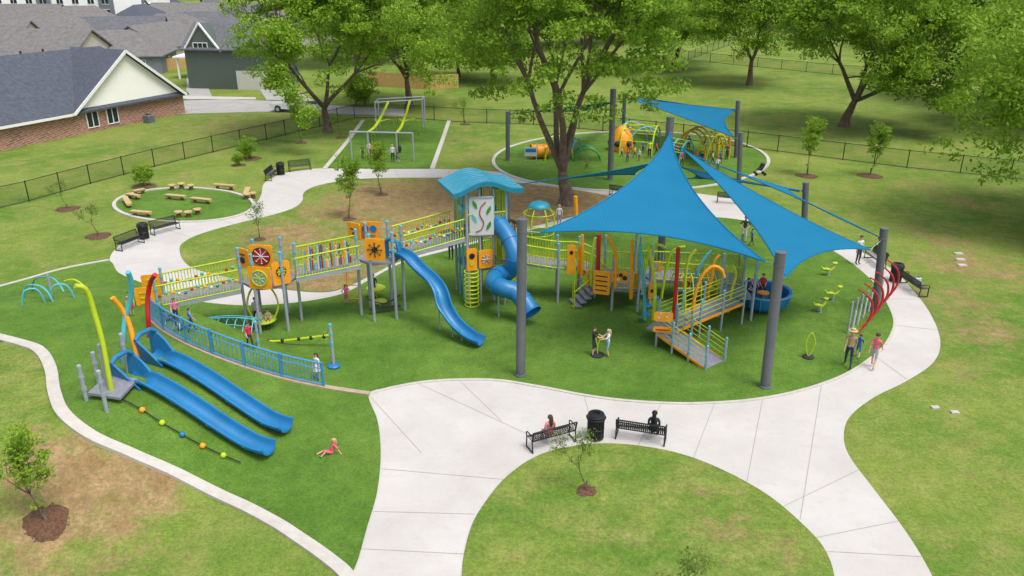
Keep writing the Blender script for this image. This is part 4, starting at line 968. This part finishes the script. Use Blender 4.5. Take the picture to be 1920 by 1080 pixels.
apole([(1262,603),(1266,560),(1270,500),(1272,464)],34.9,'red',.1);apole([(1121,520),(1122,480),(1123,440)],38.2,'red',.11)
apole([(1297,606),(1302,560),(1315,520),(1335,500),(1352,505),(1358,520)],34.5,'orange');apole([(1225,600),(1228,540),(1222,490),(1215,462)],35.,'lime',.08)
apole([(1153,540),(1155,490),(1150,462),(1138,444)],37.3,'orange');apole([(1205,550),(1212,490),(1230,460),(1248,465)],36.8,'lime',.08);apole([(1265,545),(1300,540),(1310,505),(1325,480),(1335,470)],38.0,'teal')
apole([(1081,425),(1080,395),(1079,368)],45,'orange',.12);apole([(1183,560),(1184,500),(1186,450)],37.2,'orange',.09);apole([(1090,520),(1092,480),(1092,440)],38.6,'orange',.08);apole([(1209,600),(1208,540),(1203,490),(1200,460)],36.,'teal',.08)
apole([(1240,560),(1250,500),(1262,470),(1285,462)],37,'lime',.07);apole([(1325,560),(1335,520),(1340,490),(1350,478)],37.,'orange',.07);apole([(1108,535),(1110,480),(1116,446)],38,'lime',.07);apole([(1365,585),(1372,545),(1380,515),(1374,498)],36.5,'lime',.07);apole([(1285,600),(1284,540),(1290,490),(1305,468)],35.6,'lime',.07)
for a_,b_,h in((1212,592,.5),(1226,580,.6),(1198,575,.7),(1210,604,.35)):
    p=G(a_,b_);part('step_pod',MB().lathe(p+UP*h,[(.2,0),(.24,.06),(.2,.12)],12).tube([p,p+UP*h],.04,6),'blue',Q)
mb=MB()
for i in range(6):mb.box((3.3+i*.25,38.4+i*.1,.15+i*.19),(.34,1.1,.08),rad(15))
part('stair',mb,'deck',Q,False)
for yy in(-.6,.6):part('handrail',MB().tube([(3.2,38.4+yy,1.0),(4.7,39.+yy,2.1)],.03,6).tube([(3.2,38.4+yy,.1),(3.2,38.4+yy,1.)],.03,6),'lime',Q)
mb=MB();o_=V((8.3,37.,0))
for i in range(6):mb.tube(crs([o_+V((i*.4,1.8,1.3)),o_+V((i*.4,1.2,1.9)),o_+V((i*.4,.3,1.6)),o_+V((i*.4,-.2,0))],5,False),.03,5)
for k_ in range(5):
    y=1.6-k_*.42;z=[1.55,1.85,1.8,1.4,.7][k_];mb.tube([o_+V((0,y,z)),o_+V((2.0,y,z))],.03,5)
part('bar_climber',mb,'lime',Q)
# dome shelter behind
c=G(1010,455);e=top('dome_shelter','small teal domed shelter on lime hoops','playground equipment',c)
part('dome',MB().lathe(c+UP*2.4,[(.7,0),(.66,.12),(.5,.24),(.25,.32),(.03,.35)],18),'troof',e)
mb=MB()
for i in range(6):
    a_=6.283*i/6;d=V((math.cos(a_),math.sin(a_),0));mb.tube(crs([c+d*.8,c+d*1.+UP*.9,c+d*.95+UP*1.7,c+d*.6+UP*2.38],4,False),.04,6)
for z in(.7,1.3,2.):mb.tube(arc(c+UP*z,.97,0,345,20,ay=(0,1,0)),.028,5,closed=True)
part('hoop_frame',mb,'lime',e)
c=G(958,470);mb=MB();e=top('spider_net','black dome net climber beside the tower','climber',c)
for i in range(5):
    a_=3.14159*i/5;mb.tube([c+V((.9*math.cos(t)*math.cos(a_),.9*math.cos(t)*math.sin(a_),1.6*math.sin(t)+.4)) for t in [3.14159*k_/10 for k_ in range(11)]],.045,6)
for z,r_ in((.8,.85),(1.4,.65)):mb.tube(arc(c+UP*z,r_,0,345,18,ay=(0,1,0)),.03,5,closed=True)
part('net_frame',mb,'black',e)
c=G(1428,578);e=top('spinner_bowl','big blue bowl shaped rocker with orange trim','playground equipment',c)
part('bowl',MB().lathe(c,[(.6,.1),(.95,.16),(1.25,.45),(1.35,.95),(1.42,1.),(1.4,1.06),(1.25,1.03),(1.15,.55),(.1,.5)],26),'blue',e)
part('rim',MB().tube(arc(c+UP*1.02,1.4,0,350,30,ay=(0,1,0)),.05,6,closed=True),'dblue',e);part('base',MB().lathe(c,[(.5,0),(.45,.12)],16),'steel',e)
part('table',MB().lathe(c+UP*.85,[(.3,0),(.32,.04),(.04,.05)],14).tube([c+UP*.5,c+UP*.86],.05,8),'orange',e)
for i in range(16):
    a_=6.283*i/16;d=V((math.cos(a_),math.sin(a_),0));part('rib',MB().tube([c+d*.97+UP*.16,c+d*1.27+UP*.45,c+d*1.37+UP*.95],.03,4),'dblue',e)
def rocker(px,py,k,label):
    c=G(px,py);e=top('rocker_seat',label,'playground equipment',c,'lime rocking seats');sp=MB()
    sp.tube([c+V((.09*math.cos(t*.9),.09*math.sin(t*.9),t*.012)) for t in range(32)],.018,4);part('spring',sp,'steel',e)
    mb=MB();mb.tube(crs([c+V((-.45*k,0,.6)),c+V((-.25*k,0,.4)),c+V((.15*k,0,.42)),c+V((.45*k,.1,.85))],5,False),[.04]*3+[.07]*10+[.04]*3,8)
    mb.lathe(c+V((-.1,0,.42)),[(.15,0),(.18,.05),(.1,.08)],10);mb.lathe(c+V((.32*k,.05,.75)),[(.12,0),(.15,.05),(.1,.09)],10)
    part('seat',mb,'lime',e);part('handle',MB().tube([c+V((.12,-.18,.7)),c+V((.12,.18,.7))],.018,5).tube([c+V((.12,0,.42)),c+V((.12,0,.7))],.018,5),'steel',e)
for a_,b_,k in((1552,518,1),(1560,564,1),(1536,587,.8)):rocker(a_,b_,k,'lime green rocking seat on the turf')
c=G(1515,672);e=top('spinner_pole','lime leaf shaped stand up spinner on a black disc','playground equipment',c)
part('base',MB().lathe(c+UP*.05,[(.26,.0),(.26,.07),(.08,.1)],16),'dark',e)
mb=MB()
for s_ in(-1,1):mb.tube(crs([c+UP*.1,c+V((s_*.1,0,.3)),c+V((s_*.2,0,.75)),c+V((s_*.12,0,1.1)),c+UP*1.3],5,False),.032,6)
part('leaf_frame',mb,'lime',e)
e=top('musical_arches','row of red curved posts with silver chime tubes','playground equipment',G(1625,600))
for i in range(6):
    t=i/5;b=G(1600+t*52,628-t*62);s_=V((1,.15,0)).normalized()
    P=[b,b+s_*.45+UP*.35,b+s_*.75+UP*1.,b+s_*.65+UP*1.7,b+s_*.15+UP*2.2,b-s_*.12+UP*2.35]
    part('red_arch',MB().tube(crs(P,5,False),[.04]*8+[.058]*10+[.04]*8,8),'red',e)
    cb_=b+V((-.25,.1,0));part('chime_tube',MB().tube([cb_,cb_+UP*(1.7-.13*i)],.055,8),'steel',e);part('chime_post',MB().tube([cb_+V((.3,.25,0)),cb_+V((.35,.25,1.1))],.05,8),'white',e)
c=G(1120,668);e=top('standing_spinner','small black disc spinner with lime handle in turf','playground equipment',c)
part('disc',MB().lathe(c+UP*.05,[(.3,0),(.32,.05),(.1,.08)],18),'dark',e);part('handle',MB().tube(crs([c+UP*.1,c+V((0,0,.5)),c+V((.08,0,.9)),c+V((-.1,0,.95)),c+V((0,0,.5))],4,False),.025,6),'lime',e)
c=G(1076,575);solo('climbing_pole',MB().tube([c,c+V((0,0,2.6))],.035,8).lathe(c,[(.14,.03),(.12,.08)],10),'lime','slim lime climbing pole in the turf','playground equipment',c)
# ======== zip tracks ========
e=top('track_ride','slender grey frames carrying two lime overhead tracks','playground equipment',G(715,300))
fa=G(660,300);fb_=G(776,303);ba=G(706,246);bb_=G(793,240);zf=W(660,247,fa.y).z;zb=W(793,187,bb_.y).z
def zpost(p,z):part('post',MB().tube([p,p+UP*z],.08,8),'steel',e)
for p,z in((fa,zf),(fa.lerp(fb_,.28),zf),(fa.lerp(fb_,.74),zf),(fb_,zf),(ba,zb),(bb_,zb),(ba+V((0,2.2,0)),zb),(bb_+V((0,2.2,0)),zb)):zpost(p,z)
for a,b,z in((fa,fb_,zf),(ba,bb_,zb),(ba+V((0,2.2,0)),bb_+V((0,2.2,0)),zb),(ba,ba+V((0,2.2,0)),zb),(bb_,bb_+V((0,2.2,0)),zb)):part('crossbeam',MB().tube([a+UP*z,b+UP*z],.08,8),'steel',e)
for t,m_c in((.28,'orange'),(.74,'dark')):
    A=fa.lerp(fb_,t)+UP*(zf-.05);B=ba.lerp(bb_,t)+UP*(zb-.05)
    part('track_rail',MB().tube(crs([A,A.lerp(B,.3)-UP*.45,A.lerp(B,.6)-UP*.4,B],6,False),.13,8),'lime',e)
    for s_ in(-1,1):part('brace',MB().tube(crs([A.lerp(B,.45)-UP*.4+V((s_*.1,0,0)),A.lerp(B,.7)+V((s_*.9,0,-1.)),A.lerp(B,.8)+V((s_*1.2,0,-zb+.1))],5,False),.06,6),'lime',e)
    m=A.lerp(B,.1)-UP*.2;st=part('hanger',MB().tube([m,m-UP*1.3],.025,5),'black',e);part('seat',MB().lathe(m-UP*1.9,[(.2,0),(.27,.3),(.2,.6),(.1,.55)],12),m_c,st)
# ======== back playground ========
def arches(px,py,n,r_,sp,m,a_=0,label='arched tube climber in the back play area',hk=1.,m2=None):
    c=G(px,py);e=top('arch_climber',label,'climber',c);X=XF(c,rad(a_))
    for i in range(n):
        y=(i-(n-1)/2)*sp;part('arch_tube',MB().tube([(r_*math.cos(t),y,hk*r_*math.sin(t)) for t in [3.14159*k_/12 for k_ in range(13)]],.075,6,0).tr(X),m,e)
    for t in [3.14159*k_/6 for k_ in range(1,6)]:part('rung',MB().tube([(r_*math.cos(t),-(n-1)/2*sp,hk*r_*math.sin(t)),(r_*math.cos(t),(n-1)/2*sp,hk*r_*math.sin(t))],.05,5).tr(X),m2 or m,e)
arches(1045,298,2,1.3,1.4,'lime',10,hk=1.7,m2='black');arches(1070,290,2,1.,1.2,'teal',60,hk=1.6)
arches(1100,300,4,1.2,.5,'green',0,hk=1.);arches(1195,275,3,1.9,1.5,'teal',20,hk=1.15,m2='orange');arches(1200,282,2,2.2,3,'lime',70,hk=1.1)
arches(1335,300,3,1.3,.6,'lime',30,hk=1.9,m2='orange');arches(1300,290,3,1.5,1.2,'orange',-30,hk=1.6,m2='teal');arches(1270,300,3,1.2,1.,'teal',45,hk=1.6,m2='lime');arches(1355,290,2,1.2,1.,'orange',80,hk=1.7)
c=G(1012,298);e=top('crawl_tunnel','orange ribbed crawl tunnel with round openings','playground equipment',c);mb=MB();d=V((1,.2,0)).normalized()
mb.tube([c+UP*.75-d*.8,c+UP*.75+d*.8],.6,18,cap=False);mb.tube([c+UP*.75-d*.78,c+UP*.75+d*.78],.5,14,1);part('tunnel_shell',mb,['orange','dark'],e)
for s_ in(-.8,-.3,.3,.8):part('ring',MB().tube(arc(c+UP*.75+d*s_,.62,0,345,18,ax=(-d.y,d.x,0)),.05,5,closed=True),'orange',e)
c=G(1165,282);e=top('climbing_shell','orange moulded climbing shell with openings','climber',c)
part('shell',MB().lathe(c,[(1.1,0),(1.2,.5),(1.,1.4),(.6,2.),(.3,2.3),(.02,2.35)],9),'orange',e)
for i in range(6):
    a_=i*1.05;part('opening',MB().ball(c+V((1.05*math.cos(a_),1.05*math.sin(a_),.8)),.3,0,8),'dark',e)
c=G(995,307);e=top('info_sign','small playground information board on two posts','sign',c)
part('board',MB().box(c+UP*1.1,(1.1,.06,.8)),'white',e,False);part('board_print',MB().box(c+V((0,-.035,1.2)),(.95,.02,.3)),'blue',e,False)
for s_ in(-.5,.5):part('post',MB().tube([c+V((s_,.05,0)),c+V((s_,.05,1.5))],.04,6),'steel',e)
for a_,b_,k in((1797,476,1),(1800,487,1),(1804,498,1),(1753,765,.6),(1790,774,.6)):
    p=G(a_,b_);solo('utility_cover',MB().box(p+UP*.03,(.5*k,.32*k,.06)).box(p+UP*.065,(.36*k,.2*k,.02)),'concw','small pale utility cover set in the lawn','utility cover',p,'utility covers in the lawn',False)
# ---------- people ----------
J0=dict(pel=(0,0,.95),spi=(0,0,1.14),che=(0,0,1.33),nek=(0,.01,1.49),hb=(0,-.01,1.57),hd=(0,-.02,1.65),ht=(0,0,1.73),
 sL=(.17,0,1.42),eL=(.23,.03,1.15),wL=(.25,-.04,.91),hL=(.09,0,.9),kL=(.1,-.02,.5),aL=(.1,.03,.09),tL=(.11,-.13,.04))
RAD=dict(pel=.13,spi=.115,che=.14,nek=.055,hb=.07,hd=.098,ht=.06,s=.065,e=.043,w=.028,h=.088,k=.06,a=.038,t=.036)
POSE={'stand':{},
 'walk':dict(kL=(.1,-.16,.52),aL=(.1,-.22,.1),tL=(.1,-.38,.07),kR=(-.1,.06,.5),aR=(-.1,.28,.12),tR=(-.1,.16,.03),eL=(.22,.14,1.17),wL=(.23,.12,.93),eR=(-.22,-.08,1.16),wR=(-.22,-.24,.98)),
 'reach':dict(eL=(.2,-.2,1.25),wL=(.13,-.42,1.22),eR=(-.2,-.2,1.25),wR=(-.13,-.42,1.22),kL=(.12,-.1,.5)),
 'hips':dict(eL=(.34,.05,1.18),wL=(.17,-.06,1.0),eR=(-.34,.05,1.18),wR=(-.17,-.06,1.)),
 'sit':dict(hL=(.09,0,.88),hR=(-.09,0,.88),kL=(.12,-.42,.92),aL=(.12,-.42,.5),tL=(.12,-.56,.45),kR=(-.12,-.42,.92),aR=(-.12,-.42,.5),tR=(-.12,-.56,.45),eL=(.22,-.02,1.16),wL=(.14,-.24,1.02),eR=(-.22,-.02,1.16),wR=(-.12,-.24,1.02)),
 'ground':dict(spi=(0,.05,1.12),che=(0,.13,1.3),nek=(0,.18,1.45),hb=(0,.17,1.53),hd=(0,.15,1.61),ht=(0,.17,1.69),sL=(.17,.14,1.38),sR=(-.17,.14,1.38),kL=(.14,-.36,1.12),aL=(.14,-.6,.88),tL=(.14,-.74,.85),kR=(-.2,-.4,.98),aR=(-.2,-.78,.87),tR=(-.22,-.86,.96),eL=(.26,.3,1.14),wL=(.32,.4,.9),eR=(-.26,.3,1.14),wR=(-.32,.4,.9))}
ZOFF={'sit':-.45+.02,'ground':-.82}
cache={}
def body(pose):
    if pose in cache:return cache[pose]
    J={k:V(v) for k,v in J0.items()}
    for k in list(J):
        if k.endswith('L') :J[k[:-1]+'R']=V((-J[k].x,J[k].y,J[k].z))
    for k,v in POSE[pose].items():
        J[k]=V(v)
        if k.endswith('L') and k[:-1]+'R' not in POSE[pose]:J[k[:-1]+'R']=V((-v[0],v[1],v[2])) if pose!='reach' else J['kR']
    names=['pel'];pv=[J['pel']];rd=[RAD['pel']];ed=[];tag=[]
    def addv(n,p,r,par,tg):
        names.append(n);pv.append(V(p));rd.append(r);ed.append((names.index(par),len(pv)-1));tag.append(tg)
    for n,pr in(('spi','pel'),('che','spi'),('nek','che')):addv(n,J[n],RAD[n],pr,'shirt')
    for n,pr in(('hb','nek'),('hd','hb'),('ht','hd')):addv(n,J[n],RAD[n],pr,'skin')
    for s_ in'LR':
        addv('s'+s_,J['s'+s_],RAD['s'],'che','shirt');addv('e'+s_,J['e'+s_],RAD['e'],'s'+s_,'sleeve');addv('w'+s_,J['w'+s_],RAD['w'],'e'+s_,'fore')
        dr=(J['w'+s_]-J['e'+s_]).normalized();pm=J['w'+s_]+dr*.075;addv('p'+s_,pm,.032,'w'+s_,'hand')
        sd_=dr.cross(V((1,0,0)));sd_=sd_.normalized() if sd_.length>.1 else V((0,1,0));sx=1 if s_=='L' else -1;inn=V((-sx,0,0))
        for q_,ln in((-.03,.07),(-.01,.085),(.01,.08),(.028,.06)):
            b=pm+sd_*q_+dr*.03;n_='f%s%d'%(s_,int(q_*1000));addv(n_,b,.011,'p'+s_,'hand');addv(n_+'a',b+dr*ln*.6+inn*.008,.0095,n_,'hand');addv(n_+'b',b+dr*ln+inn*.03,.008,n_+'a','hand')
        addv('t1'+s_,pm-sd_*.04-dr*.01,.012,'p'+s_,'hand');addv('t2'+s_,pm-sd_*.065+dr*.03,.009,'t1'+s_,'hand')
        addv('h'+s_,J['h'+s_],RAD['h'],'pel','pants');addv('k'+s_,J['k'+s_],RAD['k'],'h'+s_,'pants');addv('a'+s_,J['a'+s_],RAD['a'],'k'+s_,'shin');addv('t'+s_,J['t'+s_],RAD['t'],'a'+s_,'shoe')
    me=bpy.data.meshes.new('b');me.from_pydata([tuple(p) for p in pv],ed,[])
    ob=bpy.data.objects.new('b',me);COL.objects.link(ob);m=ob.modifiers.new('s','SKIN')
    for i,sv in enumerate(me.skin_vertices[0].data):sv.radius=(rd[i],rd[i]*(.75 if names[i] in('pel','spi','che') else 1));sv.use_root=(i==0)
    m.use_smooth_shade=True;ss=ob.modifiers.new('u','SUBSURF');ss.levels=1;ss.render_levels=1
    bpy.context.view_layer.update();dg=bpy.context.evaluated_depsgraph_get()
    out=bpy.data.meshes.new_from_object(ob.evaluated_get(dg));bpy.data.objects.remove(ob)
    vs=[v.co.copy() for v in out.vertices];fs=[tuple(p.vertices) for p in out.polygons]
    order=['shirt','skin','sleeve','fore','hand','pants','shin','shoe'];mi=[]
    seg=[(pv[a],pv[b],tag[i],(rd[a]+rd[b])/2) for i,(a,b) in enumerate(ed)]
    for f in fs:
        c=sum((vs[i] for i in f),V((0,0,0)))/len(f);best=None
        for a,b,tg,rr in seg:
            ab=b-a;t=max(0,min(1,(c-a).dot(ab)/(ab.length_squared+1e-9)));dd=(c-a-ab*t).length-rr*.8
            if best is None or dd<best[0]:best=(dd,tg)
        tg=best[1]
        if tg=='shirt' and c.z<J['pel'].z+.04:tg='pants'
        mi.append(order.index(tg))
    bpy.data.meshes.remove(out)
    mb=MB();mb.add(vs,fs);mb.m=mi
    hd=J['hd']
    for s_ in(-1,1):
        mb.ball(hd+V((s_*.033,-.088,.01)),.012,8,6);mb.ball(hd+V((s_*.098,.0,-.005)),.025,1,6)
    mb.lathe(hd+V((0,-.105,-.03)),[(.018,0),(.012,.04),(.002,.05)],6,1);mb.box(hd+V((0,-.088,-.055)),(.04,.012,.008),0,9)
    cache[pose]=(mb,hd);return cache[pose]
SK=mat('skin',C(232,180,150),.6,.05);EY=mat('eye',C(30,25,25),.3,0);LP=mat('lips',C(180,90,85),.5,0)
def person(loc,face,ht,pose,shirt,pants,hair,label,short=False,long=False,hat=None,sleeve=False,dress=False,z=None):
    loc=V(loc);k=ht/1.75;mb0,hd=body(pose);mb=MB();zo=ZOFF.get(pose,0)
    if z is not None:loc.z=z
    X=XF(loc,rad(face),k)@Matrix.Translation((0,0,zo))
    mb.v=[X@p for p in mb0.v];mb.f=list(mb0.f);mb.m=list(mb0.m)
    sh=cm(*shirt,'shirt_cloth');pt_=cm(*pants,'trouser_cloth')
    mats=[sh,SK,sh,sh if sleeve else SK,SK,pt_,SK if short else pt_,cm(60,58,60,'shoe'),EY,LP]
    o=solo('person',mb,mats,label,'person',loc)
    hr=MB();hm=cm(*hair,'hair')
    prof=[(.112*math.sin(t),.112*math.cos(t)) for t in [1.75-.25*i for i in range(8)]];prof[-1]=(.001,.112)
    hr.lathe(V((0,0,0)),[(max(r_,.001),z_) for r_,z_ in prof],12)
    for v in hr.v:
        if v.y<-.03 and v.z<.03:v.y+=.06;v.z+=.05
    hr.tr(Matrix.Translation(hd+V((0,.014,.012))))
    if long:hr.tube([hd+V((0,.09,.05)),hd+V((0,.125,-.08)),hd+V((0,.13,-.24)),hd+V((0,.12,-.36))],[.08,.085,.075,.03],8)
    part('hair',hr.tr(X),hm,o)
    if hat:part('hat',MB().lathe(hd+V((0,0,.06)),[(.2,0),(.19,.015),(.1,.02),(.095,.1),(.03,.12)],16).tr(X),cm(*hat,'hat_cloth'),o)
    if dress and pose in('stand','walk','reach'):part('dress_skirt',MB().lathe((0,0,.62),[(.22,0),(.17,.25),(.12,.42)],14).tr(X),sh,o)
    return o
D=lambda px,py:G(px,py)+UP*.05
blk=(35,35,40);nav=(40,48,75);brn=(80,55,38);bln=(205,175,120);pnk=(238,130,160);wht=(230,230,232)
bk='in the back play area'
P_=[(1588,690,160,1.8,'walk',(175,145,110),nav,brn,'person in tan shirt and straw hat walking on turf',dict(hat=(205,180,135))),
(1607,672,150,1.15,'walk',(40,100,170),(60,110,170),brn,'child in blue walking beside an adult',dict(short=True)),
(1635,692,140,1.68,'walk',(235,110,135),(185,180,178),brn,'person in pink shirt and grey shorts walking',dict(short=True)),
(1607,497,20,1.78,'stand',wht,(60,60,70),brn,'person in white top standing on the path',{}),
(1394,455,-20,1.7,'hips',(60,60,65),wht,brn,'adult in dark top standing near the path',{}),
(1112,668,75,1.4,'reach',blk,(60,65,75),brn,'child in black shirt holding a spinner handle',dict(short=True)),
(1139,670,-75,1.35,'reach',wht,(150,175,205),bln,'blond child in white reaching toward another child',dict(short=True,long=True)),
(702,560,10,1.35,'stand',(45,45,55),(70,75,90),brn,'boy in dark shirt standing under the tower',dict(short=True)),
(650,572,30,1.1,'hips',pnk,(220,90,120),brn,'child in pink beside a climbing ladder',dict(short=True,long=True)),
(596,714,-30,1.25,'stand',wht,(190,170,200),brn,'girl in white standing behind the railing',dict(long=True,dress=True)),
(249,594,10,1.15,'stand',(240,140,150),(190,70,90),brn,'child in pink on the mound top',dict(short=True)),
(846,488,0,1.7,'stand',(35,65,130),nav,brn,'person in dark blue standing behind the tower',{}),
(470,655,40,1.2,'walk',(220,40,90),(60,50,60),brn,'child in bright pink climbing by the tower',{}),(484,612,0,1.5,'stand',(190,185,190),nav,brn,'adult in grey standing under the bridge',{}),
(681,298,0,1.3,'stand',(120,140,60),nav,brn,'child in olive waiting by the track ride',{}),(693,296,30,1.5,'walk',(235,235,230),nav,brn,'person in white beside the track ride',{}),(737,305,0,1.6,'stand',wht,nav,bln,'adult in white beside the track ride',dict(long=True)),(746,307,60,1.2,'walk',(70,90,110),nav,brn,'child in grey blue by the track ride',dict(short=True)),
(1176,305,0,1.2,'stand',(200,80,120),nav,brn,'child in pink '+bk,{}),(1190,297,40,1.1,'walk',(230,190,90),nav,brn,'child in yellow '+bk,{}),(1217,298,0,1.7,'stand',(200,225,50),blk,blk,'adult in yellow vest '+bk,{}),(1165,296,90,1.,'walk',wht,nav,bln,'child in white '+bk,{}),(1205,288,10,1.2,'stand',(60,130,180),nav,brn,'child in blue '+bk,{}),
(1320,292,0,1.6,'hips',(60,60,75),blk,brn,'adult in dark clothes by lime climbers',{}),(1304,305,0,1.1,'walk',(230,90,110),nav,brn,'child in red '+bk,{}),(1335,310,60,1.2,'walk',(220,220,225),nav,brn,'child in white by lime climbers',{}),(1350,308,0,1.1,'stand',(80,110,180),nav,brn,'child in blue by lime climbers',{}),(1330,318,-60,1.1,'ground',(235,120,80),nav,brn,'child in orange sitting on turf',{}),(1290,285,0,1.5,'stand',(180,60,70),nav,brn,'adult in red '+bk,{}),
(1182,290,30,1.2,'walk',(90,70,150),nav,brn,'child in purple '+bk,{}),(1198,303,-40,1.1,'stand',(240,240,235),(200,70,90),bln,'child in white '+bk,{}),(1230,292,80,1.2,'walk',(225,120,60),blk,brn,'child in orange '+bk,{}),(1315,312,20,1.3,'stand',(40,50,90),blk,brn,'child in navy '+bk,{}),(1345,322,-20,1.2,'walk',(245,245,240),(60,60,70),brn,'child in white '+bk,{}),(1362,300,0,1.5,'stand',(110,60,110),nav,brn,'adult in plum '+bk,{}),(1278,312,10,1.2,'walk',(220,60,70),blk,bln,'child in red '+bk,{}),
(1048,425,0,1.5,'stand',wht,(150,150,160),bln,'person in white near the big tree',{}),(1265,290,0,1.2,'walk',(235,150,170),nav,bln,'child in pink '+bk,{}),(1100,318,40,.9,'walk',(190,40,40),nav,brn,'small child in red on the turf',{}),(1408,462,90,1.1,'walk',(60,140,190),nav,brn,'child in blue beside a stroller',{})]
for px,py,fc,ht,po,sh,pa,hr_,lb,kw in P_:person(D(px,py),fc,ht,po,sh,pa,hr_,lb,**kw)
for i,off,fc,ht,po,sh,lb in((2,.5,150,1.1,'ground',(150,110,170),'child in purple sitting on the slope behind the railing'),(3,.75,20,1.15,'walk',pnk,'child in pink climbing the slope behind the railing'),(5,.5,160,1.1,'ground',(190,200,215),'child in grey sitting behind the blue railing'),(6,.8,120,1.1,'walk',(120,150,200),'child in pale blue climbing behind the railing')):
    p=NP[i]+SN[i]*off;p.z=hill(p.x,p.y)+.05;person(p,fc,ht,po,sh,nav,brn,lb,long=i%2>0)
person(D(622,852),-62,1.15,'ground',(236,96,120),(236,110,130),bln,'child in coral outfit sitting on the turf leaning back',long=True,short=True)
person(X1b@V((-.05,.27,0)),math.degrees(X1b.to_euler().z)+180,1.62,'sit',(240,150,150),(210,150,150),brn,'woman in pink seated on a black bench',long=True)
person(X2b@V((.45,.27,0)),math.degrees(X2b.to_euler().z)+180,1.68,'sit',(40,55,60),blk,(25,20,20),'dark haired woman seated on a black bench',long=True,sleeve=True)
bc=G(1428,578)
for dx,dy,c_,fa_ in((-.8,.1,(40,40,45),60),(.15,.75,(200,60,60),-10),(.65,-.2,(60,90,170),-90),(-.3,.7,(240,150,190),20)):person(bc+V((dx,dy,.12)),fa_,1.4,'sit',c_,blk,brn,'child sitting inside the blue bowl spinner',z=bc.z+.58)
sc_=G(497,616)
for dx in(-.22,.22):person(sc_+V((dx,0,0)),10,1.15,'sit',wht if dx<0 else (200,190,120),nav,brn,'child sitting on the hanging disc seat',z=sc_.z+.18)
person(T1+V((-.5,-.4,0)),0,1.2,'stand',(215,40,50),nav,brn,'child in red standing on the bridge tower')
c=G(1424,328);e=top('stroller','black pushchair parked near the back path','stroller',c)
part('seat',MB().prism([c+V((x,-.22,z)) for x,z in((-.3,.45),(.1,.4),(.35,.95),(.1,1.0),(-.05,.6))],(0,.44,0)),'dark',e,False);part('handle',MB().tube([c+V((.3,-.2,.3)),c+V((.55,-.2,1.05)),c+V((.55,.2,1.05)),c+V((.3,.2,.3))],.02,5),'steel',e)
for dx,dy in((-.35,-.25),(-.35,.25),(.35,-.28),(.35,.28)):part('wheel',MB().tube([c+V((dx,dy-.02,.13)),c+V((dx,dy+.02,.13))],.13,12),'black',e)
print('TOTAL objects',len(bpy.data.objects))
